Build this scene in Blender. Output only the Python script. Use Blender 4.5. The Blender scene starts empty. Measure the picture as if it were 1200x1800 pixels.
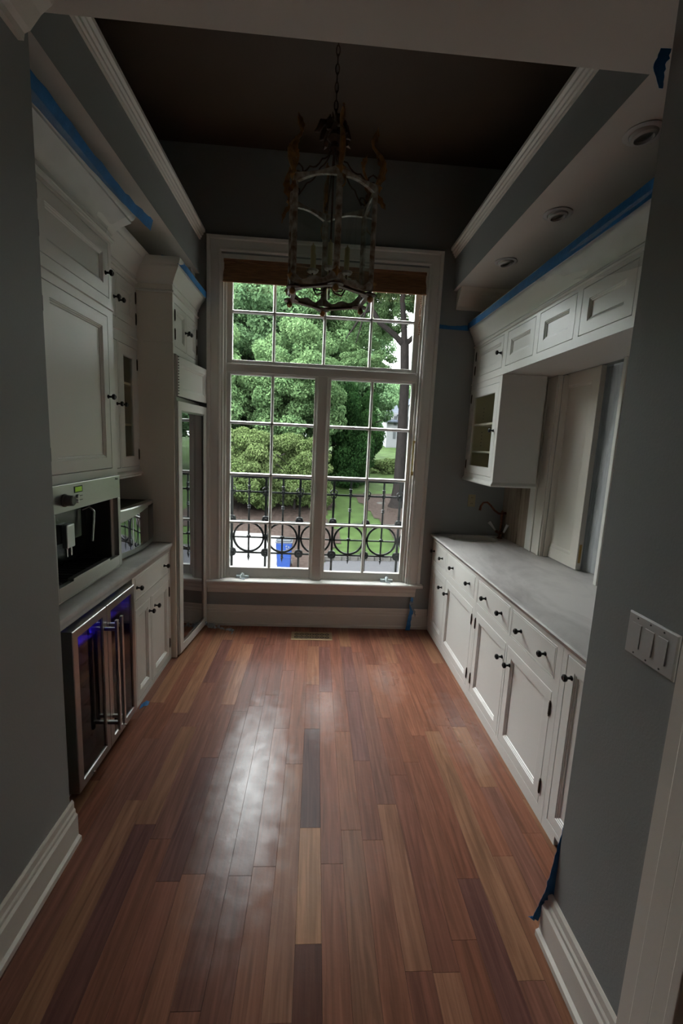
import bpy, bmesh, math, random
import numpy as np
from mathutils import Vector, Matrix
C = bpy.context.scene.collection
SC = bpy.context.scene
rnd = random.Random(7)

# ---------------------------------------------------------------- camera, sky, exposure
cam_d = bpy.data.cameras.new('camera'); cam = bpy.data.objects.new('camera', cam_d); C.objects.link(cam)
cam_d.sensor_fit = 'HORIZONTAL'; cam_d.sensor_width = 36.0; cam_d.lens = 779.08 / 1200 * 36
cam_d.clip_start = 0.02; cam_d.clip_end = 400
_R = ((0.99741357, -0.05508163, 0.04617566), (0.03706646, -0.15623861, -0.98702359), (0.06158129, 0.98618229, -0.15379283))
cam.matrix_world = Matrix(((_R[0][0], -_R[1][0], -_R[2][0], 0), (_R[0][1], -_R[1][1], -_R[2][1], 0), (_R[0][2], -_R[1][2], -_R[2][2], 1.75), (0, 0, 0, 1)))
SC.camera = cam
wd = bpy.data.worlds.new('overcast_sky'); SC.world = wd; wd.use_nodes = True
_n = wd.node_tree.nodes; _l = wd.node_tree.links; _n.clear()
_o = _n.new('ShaderNodeOutputWorld'); _b = _n.new('ShaderNodeBackground'); _b.inputs['Strength'].default_value = 27.0
# overcast sky, three times as bright at the zenith as at the horizon; it goes on evenly all round
_tc = _n.new('ShaderNodeTexCoord'); _sx = _n.new('ShaderNodeSeparateXYZ'); _m1 = _n.new('ShaderNodeMapRange')
_m1.inputs['To Min'].default_value = 1 / 3; _m1.inputs['To Max'].default_value = 1.0
_vm = _n.new('ShaderNodeVectorMath'); _vm.operation = 'SCALE'; _vm.inputs[0].default_value = (0.95, 0.975, 1.0)
_l.new(_tc.outputs['Generated'], _sx.inputs[0]); _l.new(_sx.outputs['Z'], _m1.inputs['Value']); _l.new(_m1.outputs['Result'], _vm.inputs['Scale'])
_l.new(_vm.outputs[0], _b.inputs['Color']); _l.new(_b.outputs['Background'], _o.inputs['Surface'])
SC.view_settings.view_transform = 'Standard'; SC.view_settings.look = 'None'; SC.view_settings.exposure = 0.0
SC.view_settings.gamma = 1.0; SC.view_settings.use_curve_mapping = False
SC.cycles.max_bounces = 10; SC.cycles.diffuse_bounces = 6; SC.cycles.transparent_max_bounces = 24; SC.cycles.sample_clamp_indirect = 4.0

# ---------------------------------------------------------------- materials
def mat(name, col, rough=0.5, metal=0.0, noise=0.0, nscale=8.0, bump=0.0, bscale=60.0, stretch=None, spec=0.5, emit=None, coat=0.0, col2=None):
    m = bpy.data.materials.new(name); m.use_nodes = True
    nt = m.node_tree; p = nt.nodes['Principled BSDF']
    p.inputs['Base Color'].default_value = (*col, 1); p.inputs['Roughness'].default_value = rough
    p.inputs['Metallic'].default_value = metal; p.inputs['Specular IOR Level'].default_value = spec
    p.inputs['Coat Weight'].default_value = coat
    if noise or bump:
        tc = nt.nodes.new('ShaderNodeTexCoord'); mp = nt.nodes.new('ShaderNodeMapping')
        if stretch: mp.inputs['Scale'].default_value = stretch
        nt.links.new(tc.outputs['Object'], mp.inputs['Vector'])
    if noise:
        t = nt.nodes.new('ShaderNodeTexNoise'); t.inputs['Scale'].default_value = nscale; t.inputs['Detail'].default_value = 6
        r = nt.nodes.new('ShaderNodeValToRGB')
        c2 = col2 if col2 else tuple(c * (1 - noise) for c in col)
        r.color_ramp.elements[0].position = 0.35; r.color_ramp.elements[1].position = 0.65
        r.color_ramp.elements[0].color = (*c2, 1); r.color_ramp.elements[1].color = (*col, 1)
        nt.links.new(mp.outputs['Vector'], t.inputs['Vector']); nt.links.new(t.outputs['Fac'], r.inputs['Fac']); nt.links.new(r.outputs['Color'], p.inputs['Base Color'])
    if bump:
        t2 = nt.nodes.new('ShaderNodeTexNoise'); t2.inputs['Scale'].default_value = bscale; t2.inputs['Detail'].default_value = 4
        bp = nt.nodes.new('ShaderNodeBump'); bp.inputs['Strength'].default_value = bump; bp.inputs['Distance'].default_value = 0.004
        nt.links.new(mp.outputs['Vector'], t2.inputs['Vector']); nt.links.new(t2.outputs['Fac'], bp.inputs['Height']); nt.links.new(bp.outputs['Normal'], p.inputs['Normal'])
    if emit:
        p.inputs['Emission Color'].default_value = (*emit[0], 1); p.inputs['Emission Strength'].default_value = emit[1]
    return m

def glass_mat(name, tint=(1, 1, 1), gloss=0.06, rough=0.0, refl=(1, 1, 1)):
    m = bpy.data.materials.new(name); m.use_nodes = True; nt = m.node_tree; nt.nodes.clear()
    o = nt.nodes.new('ShaderNodeOutputMaterial'); mx = nt.nodes.new('ShaderNodeMixShader'); tr = nt.nodes.new('ShaderNodeBsdfTransparent')
    gl = nt.nodes.new('ShaderNodeBsdfGlossy'); lw = nt.nodes.new('ShaderNodeLayerWeight'); mt = nt.nodes.new('ShaderNodeMath')
    tr.inputs['Color'].default_value = (*tint, 1); gl.inputs['Roughness'].default_value = rough; gl.inputs['Color'].default_value = (*refl, 1)
    lw.inputs['Blend'].default_value = 0.5; pw = nt.nodes.new('ShaderNodeMath'); pw.operation = 'POWER'; pw.inputs[1].default_value = 5.0   # Schlick, the same from both sides
    mt.operation = 'MULTIPLY_ADD'; mt.inputs[1].default_value = 0.9; mt.inputs[2].default_value = gloss
    mt.use_clamp = True
    nt.links.new(lw.outputs['Facing'], pw.inputs[0]); nt.links.new(pw.outputs[0], mt.inputs[0]); nt.links.new(mt.outputs[0], mx.inputs['Fac'])
    nt.links.new(tr.outputs[0], mx.inputs[1]); nt.links.new(gl.outputs[0], mx.inputs[2]); nt.links.new(mx.outputs[0], o.inputs['Surface'])
    return m

def film_mat(name, alpha, col=(0.8, 0.82, 0.84), st=(1, 9, 1.2)):
    m = bpy.data.materials.new(name); m.use_nodes = True; nt = m.node_tree; nt.nodes.clear()
    o = nt.nodes.new('ShaderNodeOutputMaterial'); mx = nt.nodes.new('ShaderNodeMixShader'); tr = nt.nodes.new('ShaderNodeBsdfTransparent')
    p = nt.nodes.new('ShaderNodeBsdfPrincipled'); p.inputs['Base Color'].default_value = (*col, 1); p.inputs['Roughness'].default_value = 0.25
    tc = nt.nodes.new('ShaderNodeTexCoord'); mp = nt.nodes.new('ShaderNodeMapping'); mp.inputs['Rotation'].default_value = (0.5, 0, 0); mp.inputs['Scale'].default_value = st
    t = nt.nodes.new('ShaderNodeTexNoise'); t.inputs['Scale'].default_value = 3.0; t.inputs['Detail'].default_value = 5
    r = nt.nodes.new('ShaderNodeMapRange'); r.inputs['From Min'].default_value = 0.35; r.inputs['From Max'].default_value = 0.72
    r.inputs['To Min'].default_value = alpha * 0.7; r.inputs['To Max'].default_value = min(1, alpha * 1.6)
    nt.links.new(tc.outputs['Object'], mp.inputs['Vector']); nt.links.new(mp.outputs['Vector'], t.inputs['Vector']); nt.links.new(t.outputs['Fac'], r.inputs['Value'])
    nt.links.new(r.outputs['Result'], mx.inputs['Fac']); nt.links.new(tr.outputs[0], mx.inputs[1]); nt.links.new(p.outputs[0], mx.inputs[2]); nt.links.new(mx.outputs[0], o.inputs['Surface'])
    return m

def leaf_mat(name, c1, c2, trans=0.35):
    m = bpy.data.materials.new(name); m.use_nodes = True; nt = m.node_tree; nt.nodes.clear()
    o = nt.nodes.new('ShaderNodeOutputMaterial'); mx = nt.nodes.new('ShaderNodeMixShader'); d = nt.nodes.new('ShaderNodeBsdfDiffuse'); tl = nt.nodes.new('ShaderNodeBsdfTranslucent')
    g = nt.nodes.new('ShaderNodeNewGeometry'); tc = nt.nodes.new('ShaderNodeTexCoord'); t = nt.nodes.new('ShaderNodeTexNoise'); t.inputs['Scale'].default_value = 0.55; t.inputs['Detail'].default_value = 3
    ad = nt.nodes.new('ShaderNodeMath'); ad.operation = 'MULTIPLY_ADD'; ad.inputs[1].default_value = 0.55; 
    r = nt.nodes.new('ShaderNodeValToRGB'); r.color_ramp.elements[0].position = 0.25; r.color_ramp.elements[1].position = 0.95
    r.color_ramp.elements[0].color = (*c1, 1); r.color_ramp.elements[1].color = (*c2, 1)
    nt.links.new(tc.outputs['Object'], t.inputs['Vector']); nt.links.new(g.outputs['Random Per Island'], ad.inputs[0]); nt.links.new(t.outputs['Fac'], ad.inputs[2])
    nt.links.new(ad.outputs[0], r.inputs['Fac']); nt.links.new(r.outputs['Color'], d.inputs['Color']); nt.links.new(r.outputs['Color'], tl.inputs['Color'])
    mx.inputs['Fac'].default_value = trans
    nt.links.new(d.outputs[0], mx.inputs[1]); nt.links.new(tl.outputs[0], mx.inputs[2]); nt.links.new(mx.outputs[0], o.inputs['Surface'])
    return m

def wood_floor_mat():
    m = bpy.data.materials.new('plank_wood'); m.use_nodes = True; nt = m.node_tree; p = nt.nodes['Principled BSDF']; L = nt.links.new
    oi = nt.nodes.new('ShaderNodeObjectInfo'); tc = nt.nodes.new('ShaderNodeTexCoord')
    add = nt.nodes.new('ShaderNodeVectorMath'); add.operation = 'MULTIPLY_ADD'
    cmb = nt.nodes.new('ShaderNodeCombineXYZ'); L(oi.outputs['Random'], cmb.inputs['X']); L(oi.outputs['Random'], cmb.inputs['Y']); L(oi.outputs['Random'], cmb.inputs['Z'])
    L(cmb.outputs[0], add.inputs[0]); add.inputs[1].default_value = (37, 91, 53); L(tc.outputs['Object'], add.inputs[2])
    mp = nt.nodes.new('ShaderNodeMapping'); mp.inputs['Scale'].default_value = (26, 1.3, 1); L(add.outputs[0], mp.inputs['Vector'])
    n1 = nt.nodes.new('ShaderNodeTexNoise'); n1.inputs['Scale'].default_value = 1.6; n1.inputs['Detail'].default_value = 8; n1.inputs['Distortion'].default_value = 1.2; L(mp.outputs[0], n1.inputs['Vector'])
    mp2 = nt.nodes.new('ShaderNodeMapping'); mp2.inputs['Scale'].default_value = (140, 4, 1); L(add.outputs[0], mp2.inputs['Vector'])
    n2 = nt.nodes.new('ShaderNodeTexNoise'); n2.inputs['Scale'].default_value = 1.0; n2.inputs['Detail'].default_value = 3; L(mp2.outputs[0], n2.inputs['Vector'])
    r1 = nt.nodes.new('ShaderNodeMapRange'); r1.inputs['From Min'].default_value = 0.3; r1.inputs['From Max'].default_value = 0.7; r1.inputs['To Min'].default_value = 0.68; r1.inputs['To Max'].default_value = 1.25; L(n1.outputs['Fac'], r1.inputs['Value'])
    r2 = nt.nodes.new('ShaderNodeMapRange'); r2.inputs['To Min'].default_value = 0.85; r2.inputs['To Max'].default_value = 1.15; L(n2.outputs['Fac'], r2.inputs['Value'])
    mu = nt.nodes.new('ShaderNodeMath'); mu.operation = 'MULTIPLY'; L(r1.outputs[0], mu.inputs[0]); L(r2.outputs[0], mu.inputs[1])
    sc = nt.nodes.new('ShaderNodeVectorMath'); sc.operation = 'SCALE'; L(oi.outputs['Color'], sc.inputs[0]); L(mu.outputs[0], sc.inputs['Scale'])
    L(sc.outputs[0], p.inputs['Base Color'])
    # varnish: satin over most of the floor, glossier scuffed patches placed to put in window sheen
    wp = nt.nodes.new('ShaderNodeNewGeometry'); w = nt.nodes.new('ShaderNodeTexNoise'); w.inputs['Scale'].default_value = 14.0; w.inputs['Detail'].default_value = 9; L(wp.outputs['Position'], w.inputs['Vector'])
    tot = None
    for cx_, cy_, ax_, ay_ in ((-.28, 2.05, .26, 1.0), (.10, 2.75, .16, .45), (.62, 3.1, .16, .4), (1.0, 2.5, .25, .5)):
        mpn = nt.nodes.new('ShaderNodeMapping'); mpn.vector_type = 'TEXTURE'; mpn.inputs['Location'].default_value = (cx_, cy_, 0); mpn.inputs['Scale'].default_value = (ax_, ay_, 1); L(wp.outputs['Position'], mpn.inputs['Vector'])
        gr = nt.nodes.new('ShaderNodeTexGradient'); gr.gradient_type = 'SPHERICAL'; L(mpn.outputs[0], gr.inputs['Vector'])
        if tot is None: tot = gr.outputs['Fac']
        else:
            mm = nt.nodes.new('ShaderNodeMath'); mm.operation = 'MAXIMUM'; L(tot, mm.inputs[0]); L(gr.outputs['Fac'], mm.inputs[1]); tot = mm.outputs[0]
    wm = nt.nodes.new('ShaderNodeMath'); wm.operation = 'MULTIPLY_ADD'; wm.inputs[1].default_value = 1.1; L(tot, wm.inputs[0])
    wo = nt.nodes.new('ShaderNodeMapRange'); wo.inputs['From Min'].default_value = .35; wo.inputs['From Max'].default_value = .7; wo.inputs['To Min'].default_value = -.28; wo.inputs['To Max'].default_value = .12; L(w.outputs['Fac'], wo.inputs['Value']); L(wo.outputs[0], wm.inputs[2])
    wc = nt.nodes.new('ShaderNodeClamp'); L(wm.outputs[0], wc.inputs['Value'])
    rr = nt.nodes.new('ShaderNodeMapRange'); rr.inputs['To Min'].default_value = .33; rr.inputs['To Max'].default_value = .25; L(wc.outputs[0], rr.inputs['Value']); L(rr.outputs[0], p.inputs['Roughness'])
    rs = nt.nodes.new('ShaderNodeMapRange'); rs.inputs['To Min'].default_value = .10; rs.inputs['To Max'].default_value = .58; L(wc.outputs[0], rs.inputs['Value']); L(rs.outputs[0], p.inputs['Specular IOR Level'])
    w2 = nt.nodes.new('ShaderNodeTexNoise'); w2.inputs['Scale'].default_value = 28; w2.inputs['Detail'].default_value = 5; L(wp.outputs['Position'], w2.inputs['Vector'])
    bp = nt.nodes.new('ShaderNodeBump'); bp.inputs['Strength'].default_value = 0.4; bp.inputs['Distance'].default_value = 0.002; L(w2.outputs['Fac'], bp.inputs['Height']); L(bp.outputs['Normal'], p.inputs['Normal'])
    return m

def marble_mat(name, c1, c2, scale=2.0, stretch=(1, 1, 1), rough=0.35):
    m = bpy.data.materials.new(name); m.use_nodes = True; nt = m.node_tree; p = nt.nodes['Principled BSDF']; L = nt.links.new
    g = nt.nodes.new('ShaderNodeNewGeometry'); mp = nt.nodes.new('ShaderNodeMapping'); mp.inputs['Scale'].default_value = stretch; mp.inputs['Rotation'].default_value = (0, 0, 0.35); L(g.outputs['Position'], mp.inputs['Vector'])
    n = nt.nodes.new('ShaderNodeTexNoise'); n.inputs['Scale'].default_value = scale; n.inputs['Detail'].default_value = 8; n.inputs['Distortion'].default_value = 0.8; n.inputs['Roughness'].default_value = 0.62
    r = nt.nodes.new('ShaderNodeValToRGB'); r.color_ramp.elements[0].position = 0.36; r.color_ramp.elements[1].position = 0.56; r.color_ramp.elements[0].color = (*c1, 1); r.color_ramp.elements[1].color = (*c2, 1)
    L(mp.outputs[0], n.inputs['Vector']); L(n.outputs['Fac'], r.inputs['Fac']); L(r.outputs['Color'], p.inputs['Base Color']); p.inputs['Roughness'].default_value = rough
    return m

M = dict(
    wall=mat('grey_wall_paint', (0.285, 0.297, 0.285), 0.6, bump=0.15, bscale=120),
    ceil=mat('ceiling_paint', (0.66, 0.61, 0.55), 0.8, noise=0.06, nscale=1.5),
    brown=mat('dark_brown_paint', (0.052, 0.028, 0.013), 0.75, noise=0.2, nscale=1.2),
    trim=mat('cream_trim_paint', (0.78, 0.73, 0.65), 0.38),
    wtrim=mat('window_trim_paint', (0.84, 0.82, 0.77), 0.35),
    cab=mat('white_cabinet_paint', (0.77, 0.755, 0.71), 0.33),
    dark=mat('dark_gap', (0.02, 0.018, 0.016), 0.8),
    inner=mat('cabinet_interior', (0.80, 0.75, 0.55), 0.6),
    black=mat('oiled_black_metal', (0.018, 0.016, 0.015), 0.32, metal=0.6, noise=0.3, nscale=90),
    bronze=mat('brown_bronze', (0.06, 0.045, 0.03), 0.4, metal=0.7),
    steel=mat('brushed_steel', (0.50, 0.50, 0.48), 0.30, metal=1.0, noise=0.08, nscale=30, stretch=(1, 1, 30), bump=0.05, bscale=300),
    steel2=mat('polished_steel', (0.6, 0.6, 0.6), 0.28, metal=1.0),
    blackgloss=mat('gloss_black_plastic', (0.012, 0.012, 0.013), 0.15),
    blackmat=mat('matt_black_plastic', (0.03, 0.03, 0.031), 0.5),
    graysh=mat('grey_wire_shelf', (0.3, 0.3, 0.31), 0.35, metal=0.3),
    graydial=mat('grey_plastic', (0.09, 0.085, 0.08), 0.4),
    chrome=mat('chrome', (0.8, 0.8, 0.8), 0.08, metal=1.0),
    lcd=mat('green_display', (0.2, 0.35, 0.02), 0.4, emit=((0.22, 0.42, 0.02), 0.22)),
    blueled=mat('blue_light', (0.02, 0.02, 0.3), 0.4, emit=((0.05, 0.03, 1.0), 50)),
    shelfwood=mat('cooler_wood_front', (0.16, 0.08, 0.03), 0.5, noise=0.4, nscale=30, stretch=(1, 1, 8)),
    tape=mat('blue_masking_tape', (0.012, 0.155, 0.42), 0.55, noise=0.25, nscale=18, bump=0.4, bscale=90),
    bamboo=mat('bamboo_weave', (0.46, 0.22, 0.10), 0.6, noise=0.6, nscale=14, stretch=(0.6, 1, 14), bump=0.5, bscale=140),
    counter=marble_mat('honed_marble', (0.40, 0.375, 0.36), (0.60, 0.57, 0.545), 1.7, (1.6, 0.7, 1), 0.34),
    splash=marble_mat('brown_veined_marble', (0.17, 0.12, 0.085), (0.36, 0.29, 0.22), 3.2, (1, 3.5, 0.35), 0.3),
    copper=mat('aged_copper', (0.22, 0.085, 0.045), 0.35, metal=0.9, noise=0.4, nscale=60),
    sinkm=mat('dark_sink', (0.05, 0.042, 0.032), 0.35, metal=0.5),
    porcelain=mat('white_porcelain', (0.8, 0.8, 0.78), 0.15),
    brass=mat('brass', (0.55, 0.36, 0.12), 0.3, metal=0.9),
    almond=mat('almond_plastic', (0.42, 0.35, 0.2), 0.4),
    whiteplastic=mat('white_plastic', (0.60, 0.58, 0.56), 0.35),
    crank=mat('pale_blue_metal', (0.75, 0.85, 0.88), 0.4),
    distress=mat('distressed_grey_paint', (0.52, 0.47, 0.40), 0.6, noise=0.65, nscale=22, col2=(0.16, 0.085, 0.04), bump=0.4),
    gold=mat('aged_gilt', (0.42, 0.20, 0.055), 0.42, metal=0.3, noise=0.6, nscale=25, bump=0.3),
    rust=mat('rusty_brown_metal', (0.10, 0.045, 0.02), 0.5, metal=0.4, noise=0.5, nscale=40),
    wax=mat('yellowed_candle_sleeve', (0.50, 0.43, 0.22), 0.5),
    bronzevent=mat('antique_bronze', (0.30, 0.21, 0.12), 0.35, metal=0.7),
    ironrail=mat('black_iron', (0.012, 0.014, 0.016), 0.35, metal=0.4),
    stone=mat('window_ledge_stone', (0.16, 0.17, 0.165), 0.7, noise=0.3, nscale=12),
    glass=glass_mat('window_glass', (0.97, 0.985, 0.975), 0.03),
    cabglass=glass_mat('cabinet_glass', (0.97, 0.97, 0.93), 0.02),
    darkglass=glass_mat('smoked_glass', (0.28, 0.26, 0.28), 0.04),
    mirrorglass=glass_mat('mirror_glass', (0.05, 0.05, 0.055), 0.42, 0.0, (0.8, 0.82, 0.85)),
    lampglass=glass_mat('lantern_glass', (0.93, 0.96, 0.95), 0.03),
    film=film_mat('clear_plastic_film', 0.16, st=(1.5, 1.5, 2.5)),
    film2=film_mat('dusty_plastic_film', 0.50, (0.55, 0.56, 0.58)),
    plank=wood_floor_mat(),
    sub=mat('dark_subfloor', (0.03, 0.015, 0.01), 0.8),
    lawn=mat('lawn_grass', (0.085, 0.145, 0.042), 0.9, noise=0.45, nscale=1.2, bump=1.0, bscale=30),
    mulch=mat('bark_mulch', (0.085, 0.062, 0.053), 0.95, noise=0.5, nscale=6, bump=1.0, bscale=20),
    drive=mat('pale_concrete', (0.30, 0.295, 0.29), 0.9, noise=0.12, nscale=3),
    asphalt=mat('grey_asphalt', (0.10, 0.10, 0.108), 0.9, noise=0.15, nscale=8),
    curb=mat('granite_block', (0.13, 0.125, 0.118), 0.9, noise=0.35, nscale=5),
    bluebin=mat('blue_bin_plastic', (0.006, 0.055, 0.28), 0.4),
    binlid=mat('dark_bin_lid', (0.03, 0.04, 0.055), 0.5),
    white=mat('white_print', (0.3, 0.3, 0.3), 0.6),
    siding=mat('white_siding', (0.40, 0.41, 0.43), 0.7),
    slate=mat('grey_roof_shingle', (0.085, 0.10, 0.125), 0.8, noise=0.25, nscale=4),
    shutter=mat('dark_shutter', (0.03, 0.035, 0.04), 0.6),
    bark=mat('tree_bark', (0.055, 0.047, 0.045), 0.95, noise=0.5, nscale=9, stretch=(3, 3, 0.5), bump=1.0, bscale=14),
    leafA=leaf_mat('maple_leaf_green', (0.032, 0.072, 0.030), (0.110, 0.175, 0.078)),
    leafB=leaf_mat('dark_leaf_green', (0.012, 0.038, 0.016), (0.045, 0.105, 0.032)),
    leafC=leaf_mat('pale_shrub_leaf', (0.065, 0.125, 0.030), (0.21, 0.28, 0.115)),
    leafD=leaf_mat('distant_leaf_green', (0.040, 0.080, 0.042), (0.105, 0.175, 0.085)),
)

for _k, _f in dict(lawn=.60, mulch=.75, drive=.95, asphalt=.75, curb=.75, bluebin=.7, binlid=.7, white=.7, siding=.8, slate=.8, stone=.8, bark=.6, leafB=.9, leafC=.8, leafA=2.0, leafD=2.0).items():
    for _nd in M[_k].node_tree.nodes:
        if _nd.type == 'VALTORGB':
            for _e in _nd.color_ramp.elements: _e.color = (*[v * _f * .58 for v in _e.color[:3]], 1)
        if _nd.type == 'BSDF_PRINCIPLED' and _k not in ('bluebin', 'binlid'): _nd.inputs['Specular IOR Level'].default_value = 0.05
        if _nd.type == 'BSDF_PRINCIPLED': _nd.inputs['Base Color'].default_value = (*[v * _f * .58 for v in _nd.inputs['Base Color'].default_value[:3]], 1)

# ---------------------------------------------------------------- mesh builder
class B:
    def __init__(s): s.v = []; s.f = []; s.mi = []
    def add(s, vs, fs, mi=0):
        o = len(s.v); s.v += [tuple(v) for v in vs]; s.f += [tuple(i + o for i in f) for f in fs]; s.mi += [mi] * len(fs); return s
    def box(s, x0, x1, y0, y1, z0, z1, mi=0):
        vs = [(x, y, z) for x in (x0, x1) for y in (y0, y1) for z in (z0, z1)]
        return s.add(vs, [(0, 1, 3, 2), (4, 6, 7, 5), (0, 4, 5, 1), (2, 3, 7, 6), (0, 2, 6, 4), (1, 5, 7, 3)], mi)
    def sweep(s, path, prof, mp=lambda u, v, w: (u, v, w), closed=False, closeprof=True, mi=0):
        """path of (u,v); profile of (d,w): d is offset to the left of travel."""
        n = len(path); rows = []
        for i, p in enumerate(path):
            p = Vector(p)
            a = Vector(path[i - 1]) if (i > 0 or closed) else None
            c = Vector(path[(i + 1) % n]) if (i < n - 1 or closed) else None
            d1 = (p - a).normalized() if a is not None else None
            d2 = (c - p).normalized() if c is not None else None
            if d1 is None: d1 = d2
            if d2 is None: d2 = d1
            n1 = Vector((-d1.y, d1.x)); n2 = Vector((-d2.y, d2.x)); m = n1 + n2
            m = m / max(1e-6, m.dot(n1))
            rows.append([mp(p.x + m.x * d, p.y + m.y * d, w) for d, w in prof])
        k = len(prof); vs = [q for r in rows for q in r]; fs = []
        for i in range(n if closed else n - 1):
            j = (i + 1) % n
            for a in range(k if closeprof else k - 1):
                b = (a + 1) % k
                fs.append((i * k + a, i * k + b, j * k + b, j * k + a))
        if not closed and closeprof: fs += [tuple(range(k)), tuple((n - 1) * k + a for a in range(k))]
        return s.add(vs, fs, mi)
    def tube(s, pts, r, seg=8, cap=True, mi=0):
        pts = [Vector(p) for p in pts]; rs = r if isinstance(r, (list, tuple)) else [r] * len(pts); vs = []; fs = []
        up = None
        for i, p in enumerate(pts):
            t = (pts[min(i + 1, len(pts) - 1)] - pts[max(i - 1, 0)]).normalized()
            if up is None: up = t.orthogonal().normalized()
            up = (up - t * up.dot(t)); up = up.normalized() if up.length > 1e-6 else t.orthogonal().normalized()
            sd = t.cross(up)
            for k in range(seg):
                a = 2 * math.pi * k / seg; vs.append(p + (up * math.cos(a) + sd * math.sin(a)) * rs[i])
        for i in range(len(pts) - 1):
            for k in range(seg):
                k2 = (k + 1) % seg; fs.append((i * seg + k, i * seg + k2, (i + 1) * seg + k2, (i + 1) * seg + k))
        if cap: fs += [tuple(range(seg)), tuple((len(pts) - 1) * seg + k for k in range(seg))]
        return s.add(vs, fs, mi)
    def lathe(s, prof, o=(0, 0, 0), ax=(0, 0, 1), seg=16, mi=0, cap=True):
        """profile of (radius, distance along axis)"""
        ax = Vector(ax).normalized(); u = ax.orthogonal().normalized(); w = ax.cross(u); o = Vector(o); vs = []; fs = []
        for r, h in prof:
            for k in range(seg):
                a = 2 * math.pi * k / seg; vs.append(o + ax * h + (u * math.cos(a) + w * math.sin(a)) * max(r, 1e-5))
        for i in range(len(prof) - 1):
            for k in range(seg):
                k2 = (k + 1) % seg; fs.append((i * seg + k, i * seg + k2, (i + 1) * seg + k2, (i + 1) * seg + k))
        if cap: fs += [tuple(range(seg)), tuple((len(prof) - 1) * seg + k for k in range(seg))]
        return s.add(vs, fs, mi)
    def ball(s, c, r, seg=12, mi=0):
        n = 8; return s.lathe([(r * math.sin(math.pi * i / n), -r * math.cos(math.pi * i / n)) for i in range(n + 1)], c, (0, 0, 1), seg, mi, cap=False)
    def rings(s, x, sg, y0, y1, z0, z1, rg, fill=True, back=None, mi=0):
        """nested rectangles on the plane x, facing sg: rg = [(inset, outward offset), ...]"""
        vs = []; fs = []
        for i, d in rg:
            X = x + sg * d; vs += [(X, y0 + i, z0 + i), (X, y1 - i, z0 + i), (X, y1 - i, z1 - i), (X, y0 + i, z1 - i)]
        for a in range(len(rg) - 1):
            for k in range(4): fs.append((a * 4 + k, a * 4 + (k + 1) % 4, (a + 1) * 4 + (k + 1) % 4, (a + 1) * 4 + k))
        e = (len(rg) - 1) * 4
        if fill: fs.append((e, e + 1, e + 2, e + 3))
        if back == 'cap': fs.append((3, 2, 1, 0))
        if back == 'loop':
            for k in range(4): fs.append((e + k, e + (k + 1) % 4, (k + 1) % 4, k))
        return s.add(vs, fs, mi)
    def build(s, name, m, parent=None, smooth=False, bevel=0.0, loc=None, ang=40):
        vs = np.array(s.v, dtype=float)
        c = np.array(loc) if loc is not None else (vs.min(0) + vs.max(0)) / 2
        if parent is None and loc is None: c[2] = vs[:, 2].min()
        me = bpy.data.meshes.new(name); me.from_pydata([tuple(v) for v in vs - c], [], s.f)
        for k in (m if isinstance(m, (list, tuple)) else [m]): me.materials.append(k)
        bm = bmesh.new(); bm.from_mesh(me)
        for f, k in zip(bm.faces, s.mi): f.material_index = k
        bmesh.ops.recalc_face_normals(bm, faces=bm.faces)
        if smooth:
            for f in bm.faces: f.smooth = True
            for e in bm.edges:
                if len(e.link_faces) == 2 and e.calc_face_angle(0) > math.radians(ang): e.smooth = False
        bm.to_mesh(me); bm.free()
        o = bpy.data.objects.new(name, me); C.objects.link(o)
        W[o.name] = Vector(c)
        if parent is not None: o.parent = parent; o.location = Vector(c) - W[parent.name]
        else: o.location = Vector(c)
        if bevel:
            bv = o.modifiers.new('edge', 'BEVEL'); bv.width = bevel; bv.segments = 2; bv.limit_method = 'ANGLE'
        return o
W = {}
def thing(name, loc, label, cat, group=None):
    o = bpy.data.objects.new(name, None); C.objects.link(o); o.location = loc; o.empty_display_size = 0.05; W[o.name] = Vector(loc)
    o['label'] = label; o['category'] = cat
    if group: o['group'] = group
    return o
def tag(o, label, cat, group=None):
    o['label'] = label; o['category'] = cat
    if group: o['group'] = group
    return o
def struct(o, label=None):
    o['kind'] = 'structure'
    if label: o['label'] = label
    return o
def inst(src, name, loc, parent, rotz=0.0):
    """another object sharing src's mesh, its origin at world loc"""
    o = bpy.data.objects.new(name, src.data); C.objects.link(o); W[o.name] = Vector(loc)
    o.parent = parent; o.location = Vector(loc) - (W[parent.name] if parent else Vector((0, 0, 0))); o.rotation_euler[2] = rotz
    return o

# ================================================================ THE ROOM SHELL
YW = 4.05
b = B()
b.box(-1.9, -0.86, YW, YW + .16, 0, 4.15); b.box(0.92, 2.0, YW, YW + .16, 0, 4.15); b.box(-.86, .92, YW, YW + .16, 3.27, 4.15); b.box(-.86, .92, YW, YW + .16, 0, .419)
struct(b.build('wall_back', M['wall']))
struct(B().box(-1.9, -1.75, 1.72, YW, 0, 4.15).build('wall_left', M['wall']))
struct(B().box(-1.9, -0.985, -3, 1.72, -.06, 3.10).build('wall_left_near', M['wall']))
b = B(); b.box(1.80, 1.9, .97, 2.60, 0, 4.15); b.box(1.80, 1.9, 3.29, YW, 0, 4.15); b.box(1.80, 1.9, 2.60, 3.29, 0, .93); b.box(1.80, 1.9, 2.60, 3.29, 2.335, 4.15)
struct(b.build('wall_right', M['wall']))
struct(B().box(0.90, 1.80, .955, 1.30, -.016, 3.10).build('wall_right_near', M['wall']))
b = B(); b.box(0.93, 2.0, -3, .79, 2.3, 3.10); b.box(0.93, 2.0, -3, -.15, -.06, 2.3)
struct(b.build('wall_right_behind', M['wall']))
struct(B().box(-1.9, 2.0, -3.15, -3, -.06, 3.10).build('wall_behind', M['wall']))
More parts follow.
